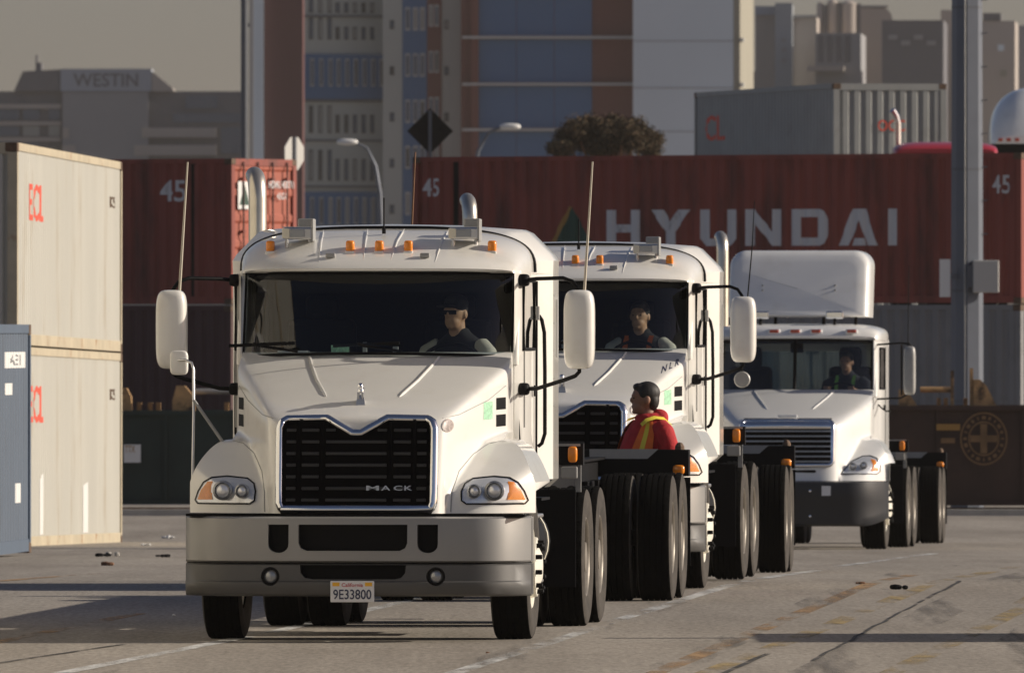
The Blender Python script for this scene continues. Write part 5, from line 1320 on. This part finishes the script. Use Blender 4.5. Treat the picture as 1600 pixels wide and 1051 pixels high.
# ------------------------------------------------------------------ people
def ring_pts(c, ax, ay, n=16, rot=0.0, tilt=(0, 0)):
    return [(c[0] + ax * math.cos(a) * math.cos(rot) - ay * math.sin(a) * math.sin(rot), c[1] + ax * math.cos(a) * math.sin(rot) + ay * math.sin(a) * math.cos(rot), c[2] + tilt[0] * math.cos(a) + tilt[1] * math.sin(a)) for a in [2 * math.pi * k / n for k in range(n)]]
def fused(name, mb, m, parent, vox=.012, sm=6):
    """fuse overlapping closed shapes into one continuous skin"""
    me = mb.mesh(name, m); o = put(name, me)
    r = o.modifiers.new('r', 'REMESH'); r.mode = 'VOXEL'; r.voxel_size = vox
    q = o.modifiers.new('s', 'SMOOTH'); q.factor = .5; q.iterations = sm
    me2 = evaluated(o); bpy.data.objects.remove(o); bpy.data.meshes.remove(me)
    me2.shade_smooth()
    if not me2.materials: me2.materials.append(M[m])
    return put(name, me2, parent)
def head_parts(skin, hair, parent, c, cap=None, beard=False, extra=None, hrot=0.0, k=1.0):
    """head that faces local -y; c = centre of the skull"""
    x, y, z = c
    def turn(mb):
        ch_, sh_ = math.cos(hrot), math.sin(hrot)
        mb.v = [(x + k * ((p[0] - x) * ch_ - (p[1] - y) * sh_), y + k * ((p[0] - x) * sh_ + (p[1] - y) * ch_), z + k * (p[2] - z)) for p in mb.v]; return mb
    mb = MB()
    mb.sellip((x, y, z + .015), (.076, .096, .105), 1, 1, 20, 16)
    mb.sellip((x, y - .035, z - .055), (.058, .062, .062), 1, 1, 16, 12)           # jaw
    mb.sellip((x, y - .088, z - .005), (.014, .026, .026), 1, 1, 10, 8)           # nose
    mb.sellip((x, y - .075, z + .03), (.055, .025, .014), 1, 1, 12, 8)            # brow
    mb.sellip((x, y - .084, z - .052), (.026, .016, .011), 1, 1, 10, 6)           # lips
    mb.sellip((x, y - .075, z - .093), (.026, .022, .018), 1, 1, 10, 6)           # chin
    for sg in (-1, 1): mb.sellip((x + sg * .079, y + .012, z - .005), (.012, .024, .034), 1, 1, 10, 8)
    turn(mb)
    mb.tube([(x, y + .015, z - .05), (x, y + .03, z - .20)], [.058, .066], 14)
    if extra: extra(mb)
    b = fused('body', mb, skin, parent, .007, 4)
    for sg in (-1, 1):
        turn(MB().sellip((x + sg * .031, y - .083, z + .010), (.012, .007, .007), 1, 1, 8, 6)).build('eye', 'black', parent, 60)
    hb = MB()
    if cap:
        hb.sellip((x, y + .008, z + .06), (.085, .105, .085), .9, 1, 18, 12)
        fused('cap', turn(hb), cap, parent, .01, 4)
        turn(MB().sellip((x, y - .12, z + .055), (.07, .07, .010), .7, .8, 14, 6)).build('cap_peak', cap, parent, 50)
    else:
        hb.sellip((x, y + .020, z + .050), (.085, .100, .088), 1, 1, 18, 14); hb.sellip((x, y + .056, z - .005), (.074, .058, .085), 1, 1, 16, 12)
        for sg in (-1, 1): hb.sellip((x + sg * .062, y + .0, z + .045), (.022, .05, .05), 1, 1, 12, 8)
        hb.sellip((x, y - .045, z + .095), (.062, .045, .03), 1, 1, 14, 10)
        fused('hair', turn(hb), hair, parent, .009, 3)
    return b
# pedestrian in red, turned to the left of the picture, local -y is forwards
P0 = (gx(1012, 119.9), 119.9)
t = thing('person', 'person in red hooded top and orange safety vest standing between the first two trucks', 'person', (P0[0], P0[1], 0), R(-62))
def body_extra(mb):
    for sg in (-1, 1):     # hands
        hx_, hy_, hz_ = sg * .32, -.05, .80
        mb.sellip((hx_, hy_, hz_), (.022, .045, .05), .8, .8, 12, 10)
        for k in range(4): mb.tube([(hx_, hy_ - .032 + k * .021, hz_ - .03), (hx_ - sg * .005, hy_ - .034 + k * .021, hz_ - .075), (hx_ - sg * .022, hy_ - .034 + k * .02, hz_ - .105 + .006 * abs(k - 1))], [.0105, .0095, .008], 8)
        mb.tube([(hx_ - sg * .01, hy_ - .03, hz_ + .02), (hx_ - sg * .02, hy_ - .065, hz_ - .01), (hx_ - sg * .025, hy_ - .07, hz_ - .045)], [.012, .011, .009], 8)
        mb.tube([(hx_, hy_, hz_ + .03), (sg * .32, -.015, .90), (sg * .335, .04, 1.12), (sg * .26, .01, 1.33), (0, .02, 1.38)], [.026, .03, .04, .045, .06], 10)
    mb.tube([(0, .02, 1.34), (0, .02, 1.48)], .06, 10)
head_parts('skin_dark', 'hair', t, (0, -.03, 1.622), extra=body_extra, hrot=R(-22), k=1.1)
mb = MB()
mb.loft([ring_pts((0, yy, zz), ax, ay, 20) for zz, yy, ax, ay in ((.86, 0, .225, .185), (.95, -.015, .245, .215), (1.08, -.025, .245, .22), (1.22, -.02, .255, .205), (1.34, .0, .25, .175), (1.42, .012, .20, .135), (1.47, .02, .13, .10), (1.51, .02, .085, .08))])
for sg in (-1, 1):
    mb.tube([(sg * .19, .01, 1.39), (sg * .265, .01, 1.35), (sg * .315, .03, 1.24), (sg * .335, .04, 1.12), (sg * .335, .02, 1.0), (sg * .32, -.015, .895)], [.08, .088, .08, .075, .068, .056], 14)
mb.sellip((0, .095, 1.47), (.125, .075, .075), .9, .9, 18, 12)      # hood lying on the back
mb.sellip((0, -.01, 1.475), (.105, .095, .035), .9, .9, 18, 10)
fused('hooded_top', mb, 'red_cloth', t, .012, 5)
mb = MB()
for sg in (-1, 1):
    mb.tube([(sg * .085, 0, .90), (sg * .095, -.005, .72), (sg * .10, .0, .50), (sg * .105, .01, .30), (sg * .11, .015, .10)], [.115, .098, .076, .068, .062], 14)
mb.sellip((0, 0, .90), (.185, .14, .10), .9, .9, 18, 10)
fused('trousers', mb, 'navy', t, .014, 4)
for sg in (-1, 1):
    mb = MB(); mb.loft([ring_pts((sg * .115, yy, zz), ax, ay, 14) for zz, yy, ax, ay in ((.0, -.05, .05, .14), (.03, -.05, .052, .145), (.07, -.03, .048, .11), (.13, .015, .05, .06))]); mb.build('boot', 'black', t, 50)
# vest: two front panels, two back panels, shoulder straps of reflective tape
def torso_pt(a, z, off):
    prof = ((.86, 0, .225, .185), (.95, -.015, .245, .215), (1.08, -.025, .245, .22), (1.22, -.02, .255, .205), (1.34, .0, .25, .175), (1.42, .012, .20, .135), (1.47, .02, .13, .10))
    for (z0, y0, ax0, ay0), (z1, y1, ax1, ay1) in zip(prof, prof[1:]):
        if z <= z1 or z1 == 1.47:
            k = max(0, min(1, (z - z0) / (z1 - z0))); yy = y0 + (y1 - y0) * k; ax = ax0 + (ax1 - ax0) * k + off; ay = ay0 + (ay1 - ay0) * k + off
            return (ax * math.cos(a), yy + ay * math.sin(a), z)
def strip(name, a0, a1, z0, z1, m, off, a0t=None, a1t=None, n=12, k=10, parent=t):
    a0t = a0 if a0t is None else a0t; a1t = a1 if a1t is None else a1t
    rows = []
    for i in range(n + 1):
        v = i / n; z = z0 + (z1 - z0) * v; b0 = a0 + (a0t - a0) * v; b1 = a1 + (a1t - a1) * v
        rows.append([torso_pt(R(b0 + (b1 - b0) * j / k), z, off) for j in range(k + 1)])
    mb = MB(); mb.grid(rows); return mb.build(name, m, parent, 60)
v = part_empty('safety_vest', t)
for (a, b_, at_, bt_) in ((190, 252, 205, 236), (288, 350, 304, 335), (18, 80, 25, 78), (100, 162, 102, 155)):
    strip('vest_panel', a, b_, .88, 1.445, 'orange', .016, at_, bt_, parent=v)
    mid, mt = (a + b_) / 2, (at_ + bt_) / 2
    strip('reflective_band', mid - 5, mid + 5, .88, 1.45, 'yellow', .021, mt - 5, mt + 5, parent=v)
strip('reflective_band', 190, 350, .95, 1.0, 'yellow', .024, k=24, parent=v)
for sg in (-1, 1):
    mb = MB(); mb.grid([[(sg * (.165 + .006 * q), yy, zz - .004 * q) for q in (-3, -1, 1, 3)] for yy, zz in ((-.15, 1.41), (-.10, 1.452), (-.02, 1.474), (.07, 1.465), (.14, 1.41))]); mb.build('shoulder_strap', 'yellow', v, 60)

def driver(label, truck, lx, kind):
    X, Y = at(truck.location.x, truck.location.y, YAW, lx, 1.22)
    zb = truck.location.z + (1.615 if kind != 'hi' else 1.60)
    t = thing('person', label, 'person', (X, Y, zb), -YAW + (R(-28) if kind == 'cap' else R(-12)), 'truck drivers')
    def hands(mb):
        for sg in (-1, 1):
            c = (sg * .16, -.36, .36); mb.sellip(c, (.045, .03, .035), .8, .8, 12, 8)
            for k in range(4): mb.tube([(c[0] - .03 + .02 * k, c[1] - .01, c[2] + .02), (c[0] - .03 + .02 * k, c[1] - .045, c[2] + .035), (c[0] - .03 + .02 * k, c[1] - .06, c[2] + .005 + .004 * (k % 2))], [.010, .0095, .008], 6)
            mb.tube([(c[0] - sg * .03, c[1], c[2] + .01), (c[0] - sg * .05, c[1] - .03, c[2] + .03)], [.011, .009], 6)
            mb.tube([c, (sg * .20, -.26, .34), (sg * .24, -.18, .28), (sg * .27, -.06, .27), (sg * .22, .0, .42), (0, .02, .46)], [.028, .03, .034, .035, .04, .05], 8)
        mb.tube([(0, .02, .42), (0, .0, .58)], .055, 10)
    head_parts('skin2' if kind != 'hi' else 'skin', 'hair', t, (0, -.04, .70), cap='black_cloth' if kind == 'cap' else None, extra=hands)
    mb = MB(); mb.loft([ring_pts((0, yy, zz), ax, ay, 18) for zz, yy, ax, ay in ((.0, .05, .19, .16), (.2, .03, .20, .15), (.40, .02, .22, .14), (.50, .02, .19, .11), (.56, .01, .09, .08), (.60, 0, .07, .07))])
    main = {'cap': 'black_cloth', 'vest': 'black_cloth', 'hi': 'navy'}[kind]
    fused('jacket', mb, main, t, .014, 4)
    for sg in (-1, 1):
        mb = MB(); mb.tube([(sg * .17, .03, .47), (sg * .25, -.01, .42), (sg * .28, -.06, .26), (sg * .24, -.18, .28), (sg * .19, -.28, .34)], [.07, .075, .062, .055, .046], 12)
        fused('sleeve', mb, {'cap': 'white_shirt', 'vest': 'white_shirt', 'hi': 'navy'}[kind], t, .014, 3)
    if kind == 'cap':
        mb = MB(); mb.box(-.07, .07, -.142, -.135, .695, .725); mb.build('sunglasses', 'black', t)
    if kind in ('vest', 'hi'):
        for sg in (-1, 1):
            mb = MB(); mb.grid([[(sg * (.085 + .045 * q), yy, zz) for q in (0, 1)] for yy, zz in ((-.135, .20), (-.135, .36), (-.115, .46), (-.05, .535))]); mb.build('vest_stripe', 'orange' if kind == 'vest' else 'lime', t)
        if kind == 'hi':
            mb = MB(); mb.box(-.19, .19, -.145, -.135, .24, .29); mb.build('vest_stripe', 'lime', t)
driver('driver in dark cap and pale sleeves behind the foremost truck windshield', truck1, .52, 'cap')
driver('driver with orange vest stripes behind the second truck windshield', truck2, .52, 'vest')
driver('driver in lime-striped vest behind the windshield of the truck with air deflector', truck3, .60, 'hi')

# ------------------------------------------------------------------ litter on the ground
rnd = random.Random(11)
for (px, py, sz, m, lab) in ((1345, 912, .07, 'rust', 'small rusty scrap on the lane right of the trucks'), (1405, 920, .14, 'black', 'black rubber shred lying on the yellow lane line'), (265, 841, .16, 'white_sign', 'pale crumpled litter by the beige containers'),
                             (175, 868, .16, 'concrete', 'grey stone chunk left of the foremost truck'), (163, 869, .14, 'black_steel', 'dark scrap beside the grey stone chunk'), (255, 870, .12, 'black_steel', 'dark scrap near the foremost truck bumper'), (165, 883, .13, 'rust', 'brown scrap in front of the beige containers'),
                             (228, 852, .10, 'white_sign', 'scrap of white paper by the beige containers'), (764, 1020, .03, 'rust', 'tiny brown pebble before the foremost truck'), (272, 962, .04, 'white_sign', 'bit of white paper in the shadow left of the foremost truck')):
    Y = 100.0
    for _ in range(60): Y = 22560 * (CAM_H - ground_z(Y)) / (py - 515)
    mb = MB(); sz *= .5
    for k in range(4):
        mb.sellip((rnd.uniform(-1, 1) * sz, rnd.uniform(-1, 1) * sz, sz * .2), (sz * rnd.uniform(.3, .7), sz * rnd.uniform(.3, .6), sz * rnd.uniform(.18, .4)), rnd.uniform(.5, 1), rnd.uniform(.4, 1), 8, 5)
    o = mb.build('litter_piece', m, None, None, (gx(px, Y), Y, ground_z(Y) + .004)); tag(o, lab, 'litter', 'litter on the yard')

# ------------------------------------------------------------------ haze
mh = bpy.data.materials.new('haze'); mh.use_nodes = True
nn = mh.node_tree.nodes; nn.remove(nn['Principled BSDF'])
pv = nn.new('ShaderNodeVolumePrincipled'); pv.inputs['Color'].default_value = (.90, .85, .78, 1); pv.inputs['Density'].default_value = .00007; pv.inputs['Anisotropy'].default_value = 0
mh.node_tree.links.new(pv.outputs[0], nn['Material Output'].inputs['Volume'])
o = MB().box(-1500, 1500, -60, 6000, -2.3, 62).build('haze', mh); o['kind'] = 'stuff'
